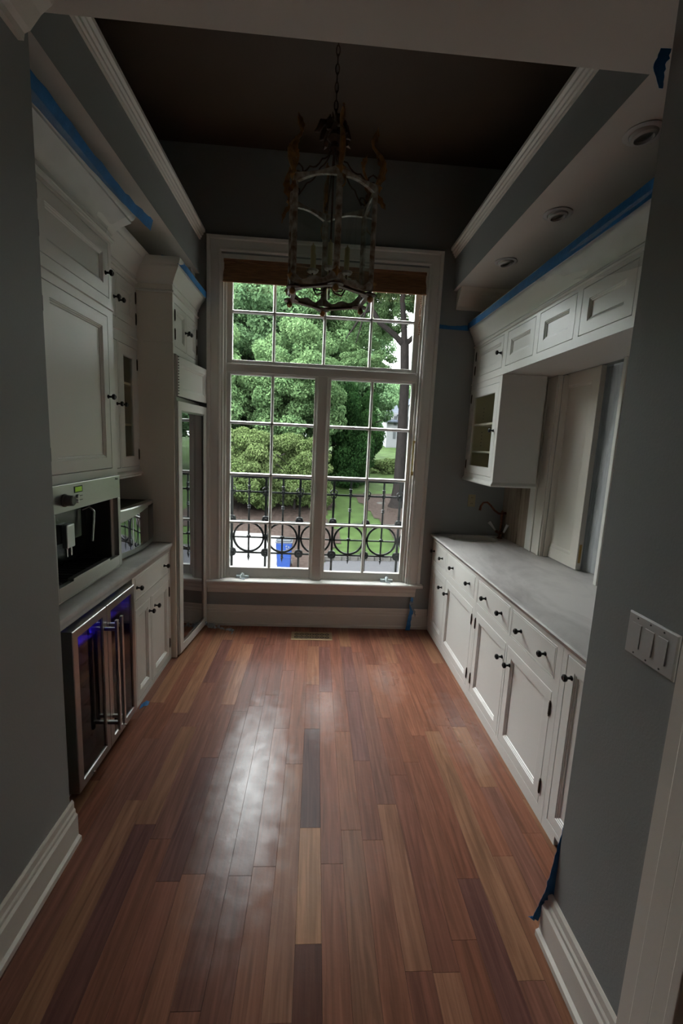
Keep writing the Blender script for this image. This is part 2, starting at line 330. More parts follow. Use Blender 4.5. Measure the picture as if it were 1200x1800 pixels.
# near ceiling, soffits, upper recess
struct(B().box(-1.9, 2.0, -3, 1.745, 3.10, 4.2).build('ceiling_near', M['ceil']))
b = B(); b.box(-1.75, -1.035, 1.745, YW, 3.10, 3.42); struct(b.build('ceiling_soffit_left', [M['ceil'], M['wall']]))
b = B(); b.box(1.137, 1.80, 1.745, YW, 3.10, 3.42); struct(b.build('ceiling_soffit_right', [M['ceil'], M['wall']]))
for n in ('ceiling_soffit_left', 'ceiling_soffit_right'):
    for p in bpy.data.objects[n].data.polygons:
        if abs(p.normal.z) < .5: p.material_index = 1
struct(B().box(-1.9, 2.0, 1.745, YW + .16, 4.08, 4.2).build('ceiling', M['brown']))
for p in bpy.data.objects['ceiling_near'].data.polygons: pass
# recess trim along the top of the soffit sides (stepped moulding)
tp = [(0, 3.365), (.012, 3.365), (.012, 3.378), (.022, 3.382), (.022, 3.396), (.034, 3.402), (.034, 3.416), (.048, 3.424), (.048, 3.445), (-.03, 3.445), (-.03, 3.42), (0, 3.42)]
struct(B().sweep([(-1.035, YW), (-1.035, 1.745)], tp).build('trim_1', M['trim']))
struct(B().sweep([(1.137, 1.745), (1.137, YW)], tp).build('trim_2', M['trim']))
# crown moulding of the near room, sawn off at the opening, and short returns on the window wall
cr = [(0, 2.955), (.018, 2.955), (.022, 2.975), (.04, 2.985), (.075, 3.03), (.11, 3.06), (.118, 3.078), (.14, 3.082), (.15, 3.10), (0, 3.10)]
struct(B().sweep([(-.985, 1.665), (-.985, -3)], cr).build('trim_3', M['trim']))
cr2 = [(0, 2.945), (.02, 2.945), (.03, 2.97), (.07, 3.02), (.10, 3.05), (.11, 3.075), (.13, 3.10), (0, 3.10)]
struct(B().sweep([(1.80, YW), (1.17, YW)], cr2).build('trim_4', M['trim']))
struct(B().sweep([(-1.07, YW), (-1.22, YW)], cr2).build('trim_5', M['trim']))
# baseboards: plinth, two steps, cap
bb = [(0, 0), (.034, 0), (.034, .022), (.022, .03), (.022, .125), (.014, .135), (.014, .15), (.009, .158), (.009, .185), (.003, .195), (0, .195)]
struct(B().sweep([(1.13, YW), (-1.03, YW)], bb).build('baseboard_back', M['trim']))
struct(B().sweep([(-.985, 1.735), (-.985, -3)], bb).build('baseboard_left', M['trim']))
struct(B().sweep([(.90, .949), (.90, 1.325)], bb).build('baseboard_right', M['trim']))
# door casing and a white door at the near right
struct(B().sweep([(.90, .83), (.90, .948)], [(0, 0), (.014, 0), (.014, 3.1), (0, 3.1)]).build('trim_6', M['trim']))
b = B(); b.box(.872, .8855, .80, .845, 0, 3.1); b.box(.880, .8855, .85, .905, 0, 3.1); b.box(.862, .93, .775, .80, 0, 3.1)
struct(b.build('trim_7', M['trim'], bevel=.006))
struct(B().box(.93, .97, -.15, .79, .01, 2.29).build('door_2', M['cab']))

# ---------------------------------------------------------------- floor and its planks
floor = struct(B().box(-1.9, 2.0, -3, YW, -.06, -.016).build('floor', M['sub']))
pal = [(.225, .078, .040), (.195, .066, .036), (.25, .098, .050), (.175, .060, .034), (.25, .105, .052), (.215, .073, .039), (.185, .070, .042), (.235, .084, .043), (.205, .072, .039), (.15, .056, .038)]
PW = .0935
def plank_mesh(key, w, l, cache={}):
    if key not in cache:
        g = .0002; bb_ = B(); x0, x1, y0, y1 = g, w - g, g, l - g; c = .0006
        bb_.add([(x0, y0, -.016), (x1, y0, -.016), (x1, y1, -.016), (x0, y1, -.016), (x0, y0, -c), (x1, y0, -c), (x1, y1, -c), (x0, y1, -c), (x0 + c, y0 + c, 0), (x1 - c, y0 + c, 0), (x1 - c, y1 - c, 0), (x0 + c, y1 - c, 0)],
                [(0, 1, 5, 4), (1, 2, 6, 5), (2, 3, 7, 6), (3, 0, 4, 7), (4, 5, 9, 8), (5, 6, 10, 9), (6, 7, 11, 10), (7, 4, 8, 11), (8, 9, 10, 11)])
        me = bpy.data.meshes.new('plank'); me.from_pydata(bb_.v, [], bb_.f); me.materials.append(M['plank']); cache[key] = me
    return cache[key]
col0 = -14
xs0 = -.0105
special = {(0, 1): (.33, .165, .085), (0, 0): (.10, .045, .035)}
for k in range(-17, 21):
    x0 = xs0 + k * PW
    if x0 + PW < -1.72 or x0 > 1.78: continue
    y = -.7 - rnd.random() * .9
    if x0 < -1.2 or x0 > 1.15: y = 1.2
    if k == 0: ys = [-.6, .35, 1.31, 1.788, 2.5, 3.0, 3.62, 4.04]
    else:
        ys = [y]
        while ys[-1] < 4.04:
            L_ = rnd.choice([.5, .7, .9, 1.1, 1.3, 1.6]); ys.append(ys[-1] + L_)
        ys[-1] = 4.04
        if ys[-1] - ys[-2] < .12: ys.pop(-2)
    for a, c_ in zip(ys[:-1], ys[1:]):
        L_ = round(c_ - a, 3); me = plank_mesh((L_,), PW, L_)
        o = bpy.data.objects.new('plank', me); C.objects.link(o); o.parent = floor; o.location = Vector((x0, a, 0)) - W['floor']
        cc = rnd.choice(pal); cc = (cc[0], cc[1] * 1.16, cc[2] * 1.36); j = 1.06 + (rnd.random() - .5) * .22
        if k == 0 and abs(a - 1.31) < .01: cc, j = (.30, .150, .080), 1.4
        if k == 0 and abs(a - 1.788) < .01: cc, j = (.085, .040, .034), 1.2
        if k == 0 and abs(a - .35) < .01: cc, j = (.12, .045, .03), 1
        if k in (-3, -4, -5) and 1.0 < a < 3: cc = (.15 + .02 * rnd.random(), .065, .045)
        o.color = (*[v * j for v in cc], 1)

# ================================================================ THE WINDOW
win = struct(bpy.data.objects.new('window_1', None)); C.objects.link(win); win.location = (0.03, YW, .455); W['window_1'] = Vector((0.03, YW, .455))
xz = lambda y: (lambda u, v, w: (u, y - w, v))
# casing: path in (x,z), profile (outward d, proud w)
cas = [(0, 0), (0, .018), (.012, .024), (.03, .02), (.085, .02), (.092, .034), (.112, .038), (.118, .03), (.118, 0)]
casp = [(-d * 1.0, w) for d, w in cas]
B().sweep([(-.852, .445), (-.852, 3.285), (.912, 3.285), (.912, .445)], [(d, w) for d, w in cas], xz(YW)).build('casing', M['wtrim'], win)
# jamb steps and frame
b = B()
for (x0, x1, y0, y1) in ((-.86, -.835, YW - .005, YW + .15), (-.835, -.815, YW + .03, YW + .15), (.895, .92, YW - .005, YW + .15), (.875, .895, YW + .03, YW + .15)): b.box(x0, x1, y0, y1, .449, 3.27)
b.box(-.835, .895, YW - .005, YW + .15, 3.235, 3.27); b.box(-.815, .875, YW + .03, YW + .15, 3.21, 3.235)
b.box(-.815, .875, YW + .035, YW + .15, 2.325, 2.395); b.box(-.815, .875, YW + .05, YW + .15, 2.312, 2.325); b.box(-.815, .875, YW + .05, YW + .15, 2.395, 2.405)
b.box(-.005, .08, YW + .012, YW + .15, .449, 2.325); b.box(-.017, .092, YW + .045, YW + .15, .449, 2.325)
b.box(-.86, .92, YW + .12, YW + .16, .449, .472)
b.build('frame', M['wtrim'], win, bevel=.003)
def sash(name, x0, x1, z0, z1, gx0, gx1, gz0, gz1, vs, hs):
    y = YW + .07
    b = B(); b.box(x0, gx0, y - .012, y + .035, z0, z1); b.box(gx1, x1, y - .012, y + .035, z0, z1); b.box(gx0, gx1, y - .012, y + .035, z0, gz0); b.box(gx0, gx1, y - .012, y + .035, gz1, z1)
    s = b.build(name, M['wtrim'], win, bevel=.004)
    def bar(h, a, c0, c1):
        w = .011
        pr = [(-.0145, .006), (-.006, -.012), (.006, -.012), (.0145, .006), (.009, .028), (-.009, .028)]
        bb_ = B()
        if h: bb_.add([(c, y + q, a + p) for c in (c0, c1) for p, q in pr], [(0, 1, 7, 6), (1, 2, 8, 7), (2, 3, 9, 8), (3, 4, 10, 9), (4, 5, 11, 10), (5, 0, 6, 11), (0, 1, 2, 3, 4, 5), (6, 7, 8, 9, 10, 11)])
        else: bb_.add([(a + p, y + q, c) for c in (c0, c1) for p, q in pr], [(0, 1, 7, 6), (1, 2, 8, 7), (2, 3, 9, 8), (3, 4, 10, 9), (4, 5, 11, 10), (5, 0, 6, 11), (0, 1, 2, 3, 4, 5), (6, 7, 8, 9, 10, 11)])
        bb_.build('muntin', M['wtrim'], s)
    for h in hs: bar(True, h, gx0, gx1)
    for v in vs: bar(False, v, gz0, gz1)
    X = [gx0] + list(vs) + [gx1]; Z = [gz0] + list(hs) + [gz1]
    for i in range(len(X) - 1):
        for j in range(len(Z) - 1):
            B().box(X[i], X[i + 1], y + .010, y + .013, Z[j], Z[j + 1]).build('pane', M['glass'], s)
sash('transom_sash', -.815, .875, 2.405, 3.21, -.769, .824, 2.432, 3.165, (-.409, .033, .443), (2.836,))
sash('casement_sash', -.815, -.017, .455, 2.325, -.782, -.036, .545, 2.305, (-.411,), (.978, 1.425, 1.89))
sash('casement_sash', .092, .875, .455, 2.325, .112, .842, .525, 2.305, (.482,), (.978, 1.425, 1.89))
st = [(-.12, .448), (.062, .448), (.068, .441), (.068, .427), (.062, .420), (-.12, .420)]
B().sweep([(1.052, YW), (-.976, YW)], [(d, w) for d, w in st if True]).build('sill', M['wtrim'], win)
ap = [(0, .32), (.014, .32), (.014, .355), (.022, .365), (.030, .395), (.045, .412), (.045, .42), (0, .42)]
B().sweep([(.995, YW), (-.968, YW)], ap).build('apron', M['wtrim'], win)
# crank handles and the casement bolt
for cx_ in (-.652, .718):
    b = B(); b.box(cx_ - .058, cx_ + .058, YW + .02, YW + .05, .449, .474)
    b.lathe([(.016, 0), (.016, .018), (.010, .028)], (cx_, YW + .03, .47), (0, 0, 1), 12); b.tube([(cx_, YW + .03, .49), (cx_ - .01, YW + .005, .485), (cx_ - .012, YW - .02, .462), (cx_ + .03, YW - .025, .458)], .006, 8)
    o = b.build('crank_handle', M['crank'], win); o['label'] = 'pale blue-grey crank handle'
b = B(); b.tube([(.884, YW - .006, 1.50), (.884, YW - .006, 1.79)], .006, 8); b.box(.874, .894, YW - .012, YW + .0, 1.485, 1.52); b.box(.876, .892, YW - .012, YW, 1.78, 1.80)
o = b.build('bolt', M['brass'], win); o['label'] = 'slim brass bolt'

# bamboo roman blind
bl = thing('bamboo_blind', (0.02, YW + .0, 3.03), 'brown woven bamboo roman blind, rolled up at the top of the window', 'blind')
b = B()
for i, (z0, z1, y) in enumerate([(3.105, 3.232, .018), (3.085, 3.15, .004), (3.068, 3.135, -.008), (3.055, 3.12, -.018), (3.045, 3.10, -.026)]):
    b.box(-.832, .892, YW + y - .004, YW + y + .004, z0, z1)
b.build('slat_fold', M['bamboo'], bl)
B().box(-.834, .894, YW + .0, YW + .04, 3.21, 3.234).build('headrail', M['bamboo'], bl)
B().sweep([(.892, YW - .03), (-.832, YW - .03)], [(.0, 3.038), (.012, 3.038), (.014, 3.05), (.0, 3.052)]).build('bottom_rail', M['bamboo'], bl)
b = B()
for z in np.arange(3.03, 2.72, -.016): b.ball((.862 + .004 * math.sin(z * 60), YW + .012, z), .007, 6)
b.build('cord_tassel', M['bamboo'], bl)

# ================================================================ CABINET MAKING
GAP = .003
def knob_mesh(sg):
    b = B(); b.lathe([(.011, 0), (.011, .003), (.0065, .006), (.0055, .016), (.0075, .022), (.0145, .026), (.0165, .032), (.0155, .037), (.010, .041), (.009, .040), (.001, .039)], (0, 0, 0), (sg, 0, 0), 14)
    o = b.build('knob', M['black'], None, smooth=True, loc=(0, 0, 0)); return o
KN = {1: knob_mesh(1), -1: knob_mesh(-1)}
def hinge_mesh():
    b = B(); b.lathe([(.002, -.040), (.0045, -.036), (.003, -.032), (.0055, -.030), (.0055, .030), (.003, .032), (.0045, .036), (.002, .040)], (0, 0, 0), (0, 0, 1), 8)
    return b.build('hinge', M['bronze'], None, smooth=True, loc=(0, 0, 0))
HG = hinge_mesh()
protos = [KN[1], KN[-1], HG]
def knob(par, X, sg, y, z): inst(KN[sg], 'knob', (X, y, z), par)
def hinges(par, X, sg, y, zs):
    for z in zs: inst(HG, 'hinge', (X + sg * .003, y, z), par)
PANEL = lambda w: [(0, -.018), (0, -.0015), (.0015, 0), (w, 0), (w + .002, -.003), (w + .007, -.0035), (w + .010, -.007), (w + .016, -.008), (w + .019, -.0125)]
def door(par, X, sg, y0, y1, z0, z1, kn=None, hy=None, hz=None, w=.055, name='door', m=None, glass=None):
    y0, y1, z0, z1 = y0 + GAP, y1 - GAP, z0 + GAP, z1 - GAP
    b = B()
    if glass:
        b.rings(X, sg, y0, y1, z0, z1, [(0, -.018), (0, -.0015), (.0015, 0), (w, 0), (w + .004, -.004), (w + .004, -.018)], fill=False, back='loop')
        o = b.build(name, m or M['cab'], par)
        B().box(min(X - sg * .010, X - sg * .013), max(X - sg * .010, X - sg * .013), y0 + w, y1 - w, z0 + w, z1 - w).build('pane', glass, o)
    else:
        b.rings(X, sg, y0, y1, z0, z1, PANEL(w), back='cap')
        o = b.build(name, m or M['cab'], par)
    if kn: knob(o, X, sg, *kn)
    if hy is not None: hinges(o, X, sg, hy, hz)
    return o
def drawer(par, X, sg, y0, y1, z0, z1, kns):
    y0, y1, z0, z1 = y0 + GAP, y1 - GAP, z0 + GAP, z1 - GAP
    o = B().rings(X, sg, y0, y1, z0, z1, [(0, -.018), (0, -.0015), (.0015, 0), (.008, 0), (.010, -.0012), (.012, 0)], back='cap').build('drawer', M['cab'], par)
    for k in kns: knob(o, X, sg, *k)
    return o
def carcass(par, X, sg, depth, y0, y1, z0, z1, holes, m=None, fr=.02, inner=None, name='body', open_back=False):
    """body with a face frame: every cell of the grid that is not a hole is frame; holes = [(y0,y1,z0,z1)]"""
    b = B()
    ys = sorted({y0, y1, *[h[0] for h in holes], *[h[1] for h in holes]}); zs = sorted({z0, z1, *[h[2] for h in holes], *[h[3] for h in holes]})
    xa, xb = sorted((X, X - sg * fr))
    for i in range(len(ys) - 1):
        for j in range(len(zs) - 1):
            cy, cz = (ys[i] + ys[i + 1]) / 2, (zs[j] + zs[j + 1]) / 2
            if any(h[0] < cy < h[1] and h[2] < cz < h[3] for h in holes): continue
            b.box(xa, xb, ys[i], ys[i + 1], zs[j], zs[j + 1])
    xa, xb = sorted((X - sg * fr, X - sg * depth)); t = .016
    b.box(xa, xb, y0, y0 + t, z0, z1); b.box(xa, xb, y1 - t, y1, z0, z1)
    b.box(xa, xb, y0 + t, y1 - t, z0, z0 + t); b.box(xa, xb, y0 + t, y1 - t, z1 - t, z1)
    xc, xd = sorted((X - sg * (depth - .01), X - sg * depth)); b.box(xc, xd, y0 + t, y1 - t, z0 + t, z1 - t)
    o = b.build(name, m or M['cab'], par)
    return o

# ---------------------------------------------------------------- right-hand base cabinets
RX = 1.133; DEP = .655
def base_unit(y0, y1, label, drs, doors, foot=False):
    t = thing('base_cabinet', ((RX + RX + DEP) / 2, (y0 + y1) / 2, 0), label, 'cabinet')
    holes = [(a, c, z0, z1) for a, c, z0, z1 in [(d[0], d[1], .712, .878) for d in drs] + [(d[0], d[1], d[2], d[3]) for d in doors]]
    if foot: holes.append((y0 + .05, y1 - .11, 0, .045))
    carcass(t, RX, -1, DEP, y0, y1, 0, .905, holes)
    for a, c, ks in drs: drawer(t, RX, -1, a, c, .712, .878, [(k, .795) for k in ks])
    for a, c, z0, z1, kn, hy in doors: door(t, RX, -1, a, c, z0, z1, kn, hy, None if hy is None else [z1 - .085, z0 + .10])
    return t
base_unit(2.862, 4.035, 'white base cabinet below the sink, against the window wall, two drawers over two panelled doors',
          [(3.60, 4.005, (3.70, 3.965)), (2.906, 3.572, (3.01, 3.40))],
          [(3.566, 4.005, .065, .655, (3.655, .548), None), (2.906, 3.546, .065, .655, (3.49, .548), 2.906)])
base_unit(1.80, 2.860, 'white base cabinet mid-run on the right, two wide drawers over two panelled doors',
          [(2.345, 2.850, (2.45, 2.70)), (1.846, 2.320, (1.94, 2.195))],
          [(2.352, 2.832, .065, .655, (2.385, .553), 2.832), (1.846, 2.332, .065, .655, (2.282, .553), 1.846)])
base_unit(1.325, 1.798, 'narrow white cabinet with one tall panelled door, nearest the grey wall end',
          [], [(1.37, 1.762, .065, .882, (1.717, .795), None)], foot=True)
# worktop with an ogee edge and a round cut-out for the sink
t = thing('worktop', (1.45, 2.7, .905), 'long honed grey-beige marble worktop on the right-hand cabinets', 'worktop')
SX, SY, SRX, SRY = 1.452, 3.868, .226, .150
b = B(); n = 40
ring = [(SX + SRX * math.cos(2 * math.pi * i / n), SY + SRY * math.sin(2 * math.pi * i / n)) for i in range(n)]
def edgept(i, x0=1.137, x1=1.799, y0=3.60, y1=4.049):
    a = 2 * math.pi * i / n; c, s_ = math.cos(a), math.sin(a); k = 1e9
    if c > 1e-9: k = min(k, (x1 - SX) / c)
    if c < -1e-9: k = min(k, (x0 - SX) / c)
    if s_ > 1e-9: k = min(k, (y1 - SY) / s_)
    if s_ < -1e-9: k = min(k, (y0 - SY) / s_)
    return (SX + c * k, SY + s_ * k)
out = [edgept(i) for i in range(n)]
vs = [(x, y, .945) for x, y in ring] + [(x, y, .945) for x, y in out] + [(x, y, .906) for x, y in ring] + [(x, y, .906) for x, y in out]
fs = [(i, (i + 1) % n, n + (i + 1) % n, n + i) for i in range(n)] + [(2 * n + i, 2 * n + (i + 1) % n, (i + 1) % n, i) for i in range(n)] + [(3 * n + i, 3 * n + (i + 1) % n, 2 * n + (i + 1) % n, 2 * n + i) for i in range(n)]
b.add(vs, fs)
b.box(1.137, 1.799, 1.32, 3.60, .906, .945)
for cx_, cy_ in ((1.137, 3.6), (1.799, 3.6), (1.137, 4.049), (1.799, 4.049)):   # corner fills
    pass
b.build('slab', M['counter'], t)
og = [(-.001, .906), (.012, .906), (.016, .912), (.020, .922), (.030, .928), (.034, .936), (.030, .943), (.022, .945), (-.001, .945)]
B().sweep([(1.137, 1.32), (1.137, 4.049)], og).build('ogee_edge', M['counter'], t, smooth=True)
# sink
sk = [(SRX + .012, .904), (SRX - .001, .904), (SRX - .006, .90), (SRX * .92, .86), (SRX * .7, .80), (SRX * .3, .785), (.03, .783), (.001, .782)]
b = B(); m_ = 32; vs = []
for r, z in sk:
    f = r / SRX
    for i in range(m_): vs.append((SX + SRX * f * math.cos(2 * math.pi * i / m_), SY + (SRY) * f * math.sin(2 * math.pi * i / m_), z))
fs = [(a * m_ + i, a * m_ + (i + 1) % m_, (a + 1) * m_ + (i + 1) % m_, (a + 1) * m_ + i) for a in range(len(sk) - 1) for i in range(m_)]
b.add(vs, fs); sk_t = thing('sink', (SX, SY, .782), 'dark oval undermount bar sink in the marble by the window', 'sink')
b.build('basin', M['sinkm'], sk_t, smooth=True)
B().lathe([(.028, 0), (.028, .003), (.018, .003), (.016, .001), (.001, .001)], (SX, SY, .785), (0, 0, 1), 16).build('drain', M['bronze'], sk_t)
# faucet
FX, FY = 1.722, 3.93
t = thing('faucet', (FX, FY, .945), 'aged copper faucet with swan-neck spout and white porcelain levers beside the sink', 'faucet')
B().lathe([(.026, 0), (.026, .006), (.018, .012), (.014, .03), (.018, .05), (.018, .06), (.012, .075), (.010, .16), (.013, .19), (.013, .215), (.008, .235), (.012, .245), (.004, .262)], (FX, FY, .9455), (0, 0, 1), 16).build('column', M['copper'], t, smooth=True)
sp = [(FX, FY, 1.175), (FX - .035, FY, 1.178), (FX - .075, FY, 1.205), (FX - .115, FY, 1.25), (FX - .15, FY, 1.277), (FX - .185, FY, 1.272), (FX - .205, FY, 1.24), (FX - .212, FY, 1.20)]
B().tube(sp, [.010, .010, .009, .009, .009, .009, .010, .012], 10).build('spout', M['copper'], t, smooth=True)
B().tube([(FX + .0, FY, 1.178), (FX + .035, FY, 1.183)], [.009, .012], 10).build('tail', M['copper'], t, smooth=True)
for dy, dx in ((-.045, .012), (.045, -.03)):
    b = B(); b.tube([(FX, FY, .985), (FX + dx * .6, FY + dy * .7, 1.0)], .009, 8); b.ball((FX + dx * .7, FY + dy * .8, 1.003), .014)
    h = b.build('valve', M['copper'], t, smooth=True)
    B().tube([(FX + dx, FY + dy, 1.01), (FX + dx * 1.9, FY + dy * 1.15, 1.045), (FX + dx * 3.0, FY + dy * 1.3, 1.085)], [.008, .012, .016], 10).build('lever', M['porcelain'], h, smooth=True)
# outlet
t = thing('outlet', (1.467, YW - .006, 1.215), 'almond duplex outlet on the grey wall above the sink', 'outlet')
B().box(1.433, 1.503, YW - .006, YW - .0005, 1.215, 1.33).build('cover_plate', M['almond'], t, bevel=.002)
for z in (1.245, 1.30):
    f = B().lathe([(.016, 0), (.016, .003), (.001, .003)], (1.468, YW - .006, z), (0, -1, 0), 14).build('socket', M['almond'], t)
    b = B(); b.box(1.461, 1.464, YW - .0095, YW - .0088, z - .004, z + .006); b.box(1.472, 1.475, YW - .0095, YW - .0088, z - .004, z + .006); b.build('slot', M['dark'], f)
# marble backsplash slabs (behind the sink)
t = thing('backsplash', (1.79, 3.75, .946), 'brown-veined marble backsplash slab behind the faucet', 'backsplash')
B().box(1.772, 1.799, 3.715, 4.048, .946, 1.485).build('stone_panel', M['splash'], t); B().box(1.776, 1.799, 3.555, 3.712, .946, 1.485).build('stone_panel', M['splash'], t)

# ---------------------------------------------------------------- right-hand wall cabinet and bridge cabinets
UX = 1.372; UD = .345
t = thing('upper_cabinet', (1.55, 3.7, 1.48), 'white wall cabinet with a glass door, above the sink', 'cabinet')
holes = [(3.415, 4.01, 1.535, 2.265)]
carcass(t, UX, -1, UD, 3.37, 4.045, 1.49, 2.318, holes)
b = B(); b.box(UX + .022, UX + UD - .012, 3.388, 4.027, 1.508, 1.512); b.box(UX + UD - .016, UX + UD - .011, 3.388, 4.027, 1.512, 2.30); b.box(UX + .022, UX + UD - .012, 4.022, 4.028, 1.512, 2.30); b.build('lining', M['inner'], t)
for z in (1.72, 1.955): B().box(UX + .03, UX + UD - .02, 3.39, 4.02, z, z + .016).build('shelf', M['cab'], t)
b = B()
for z in list(np.arange(1.78, 1.93, .03)) + list(np.arange(2.02, 2.12, .03)): B().box(UX + .12, UX + .126, 4.018, 4.022, z, z + .006).build('peg_hole', M['dark'], t)
door(t, UX, -1, 3.415, 4.01, 1.535, 2.265, (3.447, 1.90), 4.01, [2.19, 1.615], w=.066, glass=M['cabglass'])
mold = [(0, 1.468), (.016, 1.468), (.020, 1.476), (.016, 1.486), (.010, 1.492), (.004, 1.502), (0, 1.502)]
B().sweep([(UX + UD, 3.37), (UX, 3.37), (UX, 4.045)], mold).build('base_moulding', M['cab'], t)
B().box(UX, UX + UD, 3.37, 4.045, 1.468, 1.489).build('underside', M['cab'], t)
struct(B().box(UX + UD + .001, 1.799, 3.47, 4.049, 1.487, 2.318).build('trim_8', M['trim']))
t = thing('bridge_cabinet', (1.6, 2.7, 2.32), 'long white cabinet bridging over the serving opening, with small panelled doors under the crown', 'cabinet')
dd = [(3.412, 3.985), (2.921, 3.345), (2.465, 2.868), (2.003, 2.416), (1.46, 1.93)]
holes = [(a, c, 2.368, 2.61) for a, c in dd]
carcass(t, UX, -1, .425, 1.32, 4.045, 2.32, 2.68, holes)
for i, (a, c) in enumerate(dd):
    if i == 0: door(t, UX, -1, a, c, 2.368, 2.61, (3.445, 2.482), c, [2.55, 2.43], w=.045)
    else: door(t, UX, -1, a, c, 2.368, 2.61, name='panel_door' if i else 'door', w=.062)
bead = [(0, 2.628), (.010, 2.630), (.014, 2.638), (.010, 2.646), (.004, 2.65), (0, 2.65)]
B().sweep([(UX, 1.32), (UX, 4.045)], bead).build('bead', M['cab'], t)
B().sweep([(UX, 1.32), (UX, 4.045)], [(0, 2.312), (.006, 2.312), (.006, 2.322), (0, 2.324)]).build('edge_strip', M['cab'], t)
crr = [(0, 2.66), (.008, 2.66), (.010, 2.675), (.018, 2.69), (.032, 2.725), (.052, 2.76), (.060, 2.775), (.060, 2.785), (.066, 2.79), (.070, 2.815), (.078, 2.82), (.078, 2.845), (0, 2.845)]
B().sweep([(UX, 1.32), (UX, 4.045)], crr).build('crown', M['cab'], t, smooth=True, ang=35)

# ---------------------------------------------------------------- serving opening: casings, pocket door, plastic
b = B(); b.box(1.772, 1.80, 3.29, 3.46, .946, 2.318); b.box(1.762, 1.772, 3.30, 3.335, .946, 2.318); b.box(1.764, 1.772, 3.43, 3.455, .946, 2.318); b.box(1.80, 1.92, 3.275, 3.29, .946, 2.318)
struct(b.build('trim_9', M['trim'], bevel=.003))
struct(B().box(1.774, 1.80, 3.462, 3.553, .946, 1.486).build('trim_11', M['wtrim']))
b = B(); b.box(1.772, 1.80, 2.46, 2.598, .946, 2.318); b.box(1.762, 1.772, 2.56, 2.59, .946, 2.318); b.box(1.80, 1.92, 2.588, 2.60, .946, 2.318)
struct(b.build('trim_10', M['wtrim'], bevel=.003))
struct(B().box(1.80, 1.93, 2.60, 3.275, .925, .944).build('sill_opening', M['counter']))
pd = struct(bpy.data.objects.new('door_1', None)); C.objects.link(pd); pd.location = (1.85, 3.2, .946); W['door_1'] = Vector((1.85, 3.2, .946))
B().rings(1.832, -1, 2.90, 3.52, .95, 2.33, [(0, -.036), (0, -.001), (.001, 0), (.085, 0), (.088, -.004), (.098, -.006), (.108, -.012)], back='cap').build('panel', M['trim'], pd)
b = B(); b.box(1.842, 1.858, 2.896, 2.9005, 1.0, 1.13); b.box(1.846, 1.854, 2.893, 2.897, 1.02, 1.11)
o = b.build('pull', M['brass'], pd, bevel=.001); o['label'] = 'brass edge pull'
# the dim room beyond
b = B(); b.box(2.9, 3.0, 1.8, 4.4, 0, 3); b.box(1.9, 3.0, 1.7, 1.8, 0, 3); b.box(1.9, 3.0, 4.4, 4.5, 0, 3); b.box(1.9, 3.0, 1.8, 4.4, -.05, 0); b.box(1.9, 3.0, 1.8, 4.4, 3, 3.05)
struct(b.build('wall_next_room', M['wall']))
def sheet(name, P, nu, nv, amp, seed, m, label, cat, group=None, thick=.0006):
    """wrinkled film through a grid function P(u,v) -> point, with folds of size amp along its normal"""
    r = random.Random(seed); ph = [(r.uniform(3, 14), r.uniform(-9, 9), r.uniform(0, 6.3), r.uniform(.3, 1)) for _ in range(6)]
    vs = []
    for i in range(nu + 1):
        for j in range(nv + 1):
            u, v = i / nu, j / nv; p = Vector(P(u, v)); e = 1e-3
            nn = (Vector(P(min(u + e, 1), v)) - Vector(P(max(u - e, 0), v))).cross(Vector(P(u, min(v + e, 1))) - Vector(P(u, max(v - e, 0))))
            nn = nn.normalized() if nn.length > 1e-12 else Vector((0, 0, 1))
            d = sum(a * abs(math.sin(k1 * u + k2 * v + f)) for k1, k2, f, a in ph) / 6
            vs.append(p + nn * amp * (d - .4))
    b = B(); b.add(vs, [(i * (nv + 1) + j, (i + 1) * (nv + 1) + j, (i + 1) * (nv + 1) + j + 1, i * (nv + 1) + j + 1) for i in range(nu) for j in range(nv)])
    o = b.build(name, m, None, smooth=True, ang=60)
    return tag(o, label, cat, group)
sheet('plastic_sheet', lambda u, v: (1.905 + .01 * math.sin(7 * u + 5 * v), 2.61 + u * .46, .947 + v * 1.38), 26, 44, .03, 3, M['film2'], 'grey translucent plastic sheet hanging in the serving opening', 'plastic sheet')

# ================================================================ LEFT SIDE
LX = -1.09
# base cabinet with a drawer and two doors
t = thing('base_cabinet', (-1.4, 3.0, 0), 'white base cabinet between wine cooler and refrigerator, one drawer over two doors', 'cabinet')
holes = [(2.705, 3.335, .712, .868), (2.705, 2.962, .04, .655), (2.982, 3.335, .04, .655)]
carcass(t, LX, 1, .60, 2.665, 3.375, 0, .875, holes)
drawer(t, LX, 1, 2.705, 3.335, .712, .868, [(2.735, .795), (3.235, .795)])
door(t, LX, 1, 2.705, 2.962, .04, .655, (2.932, .566), None, None, w=.05)
door(t, LX, 1, 2.982, 3.335, .04, .655, (3.035, .566), 3.335, [.56, .145], w=.05)
# left worktop
t = thing('worktop', (-1.4, 2.5, .88), 'grey-beige marble worktop under the built-in coffee machine', 'worktop')
B().box(-1.74, -1.095, 1.745, 3.375, .8755, .940).build('slab', M['counter'], t)
og2 = [(d, z - .004) for d, z in [(-.001, .88), (.006, .88), (.010, .888), (.012, .905), (.022, .915), (.026, .928), (.022, .940), (.014, .944), (-.001, .944)]]
B().sweep([(-1.095, 3.375), (-1.095, 1.745)], og2).build('ogee_edge', M['counter'], t, smooth=True)
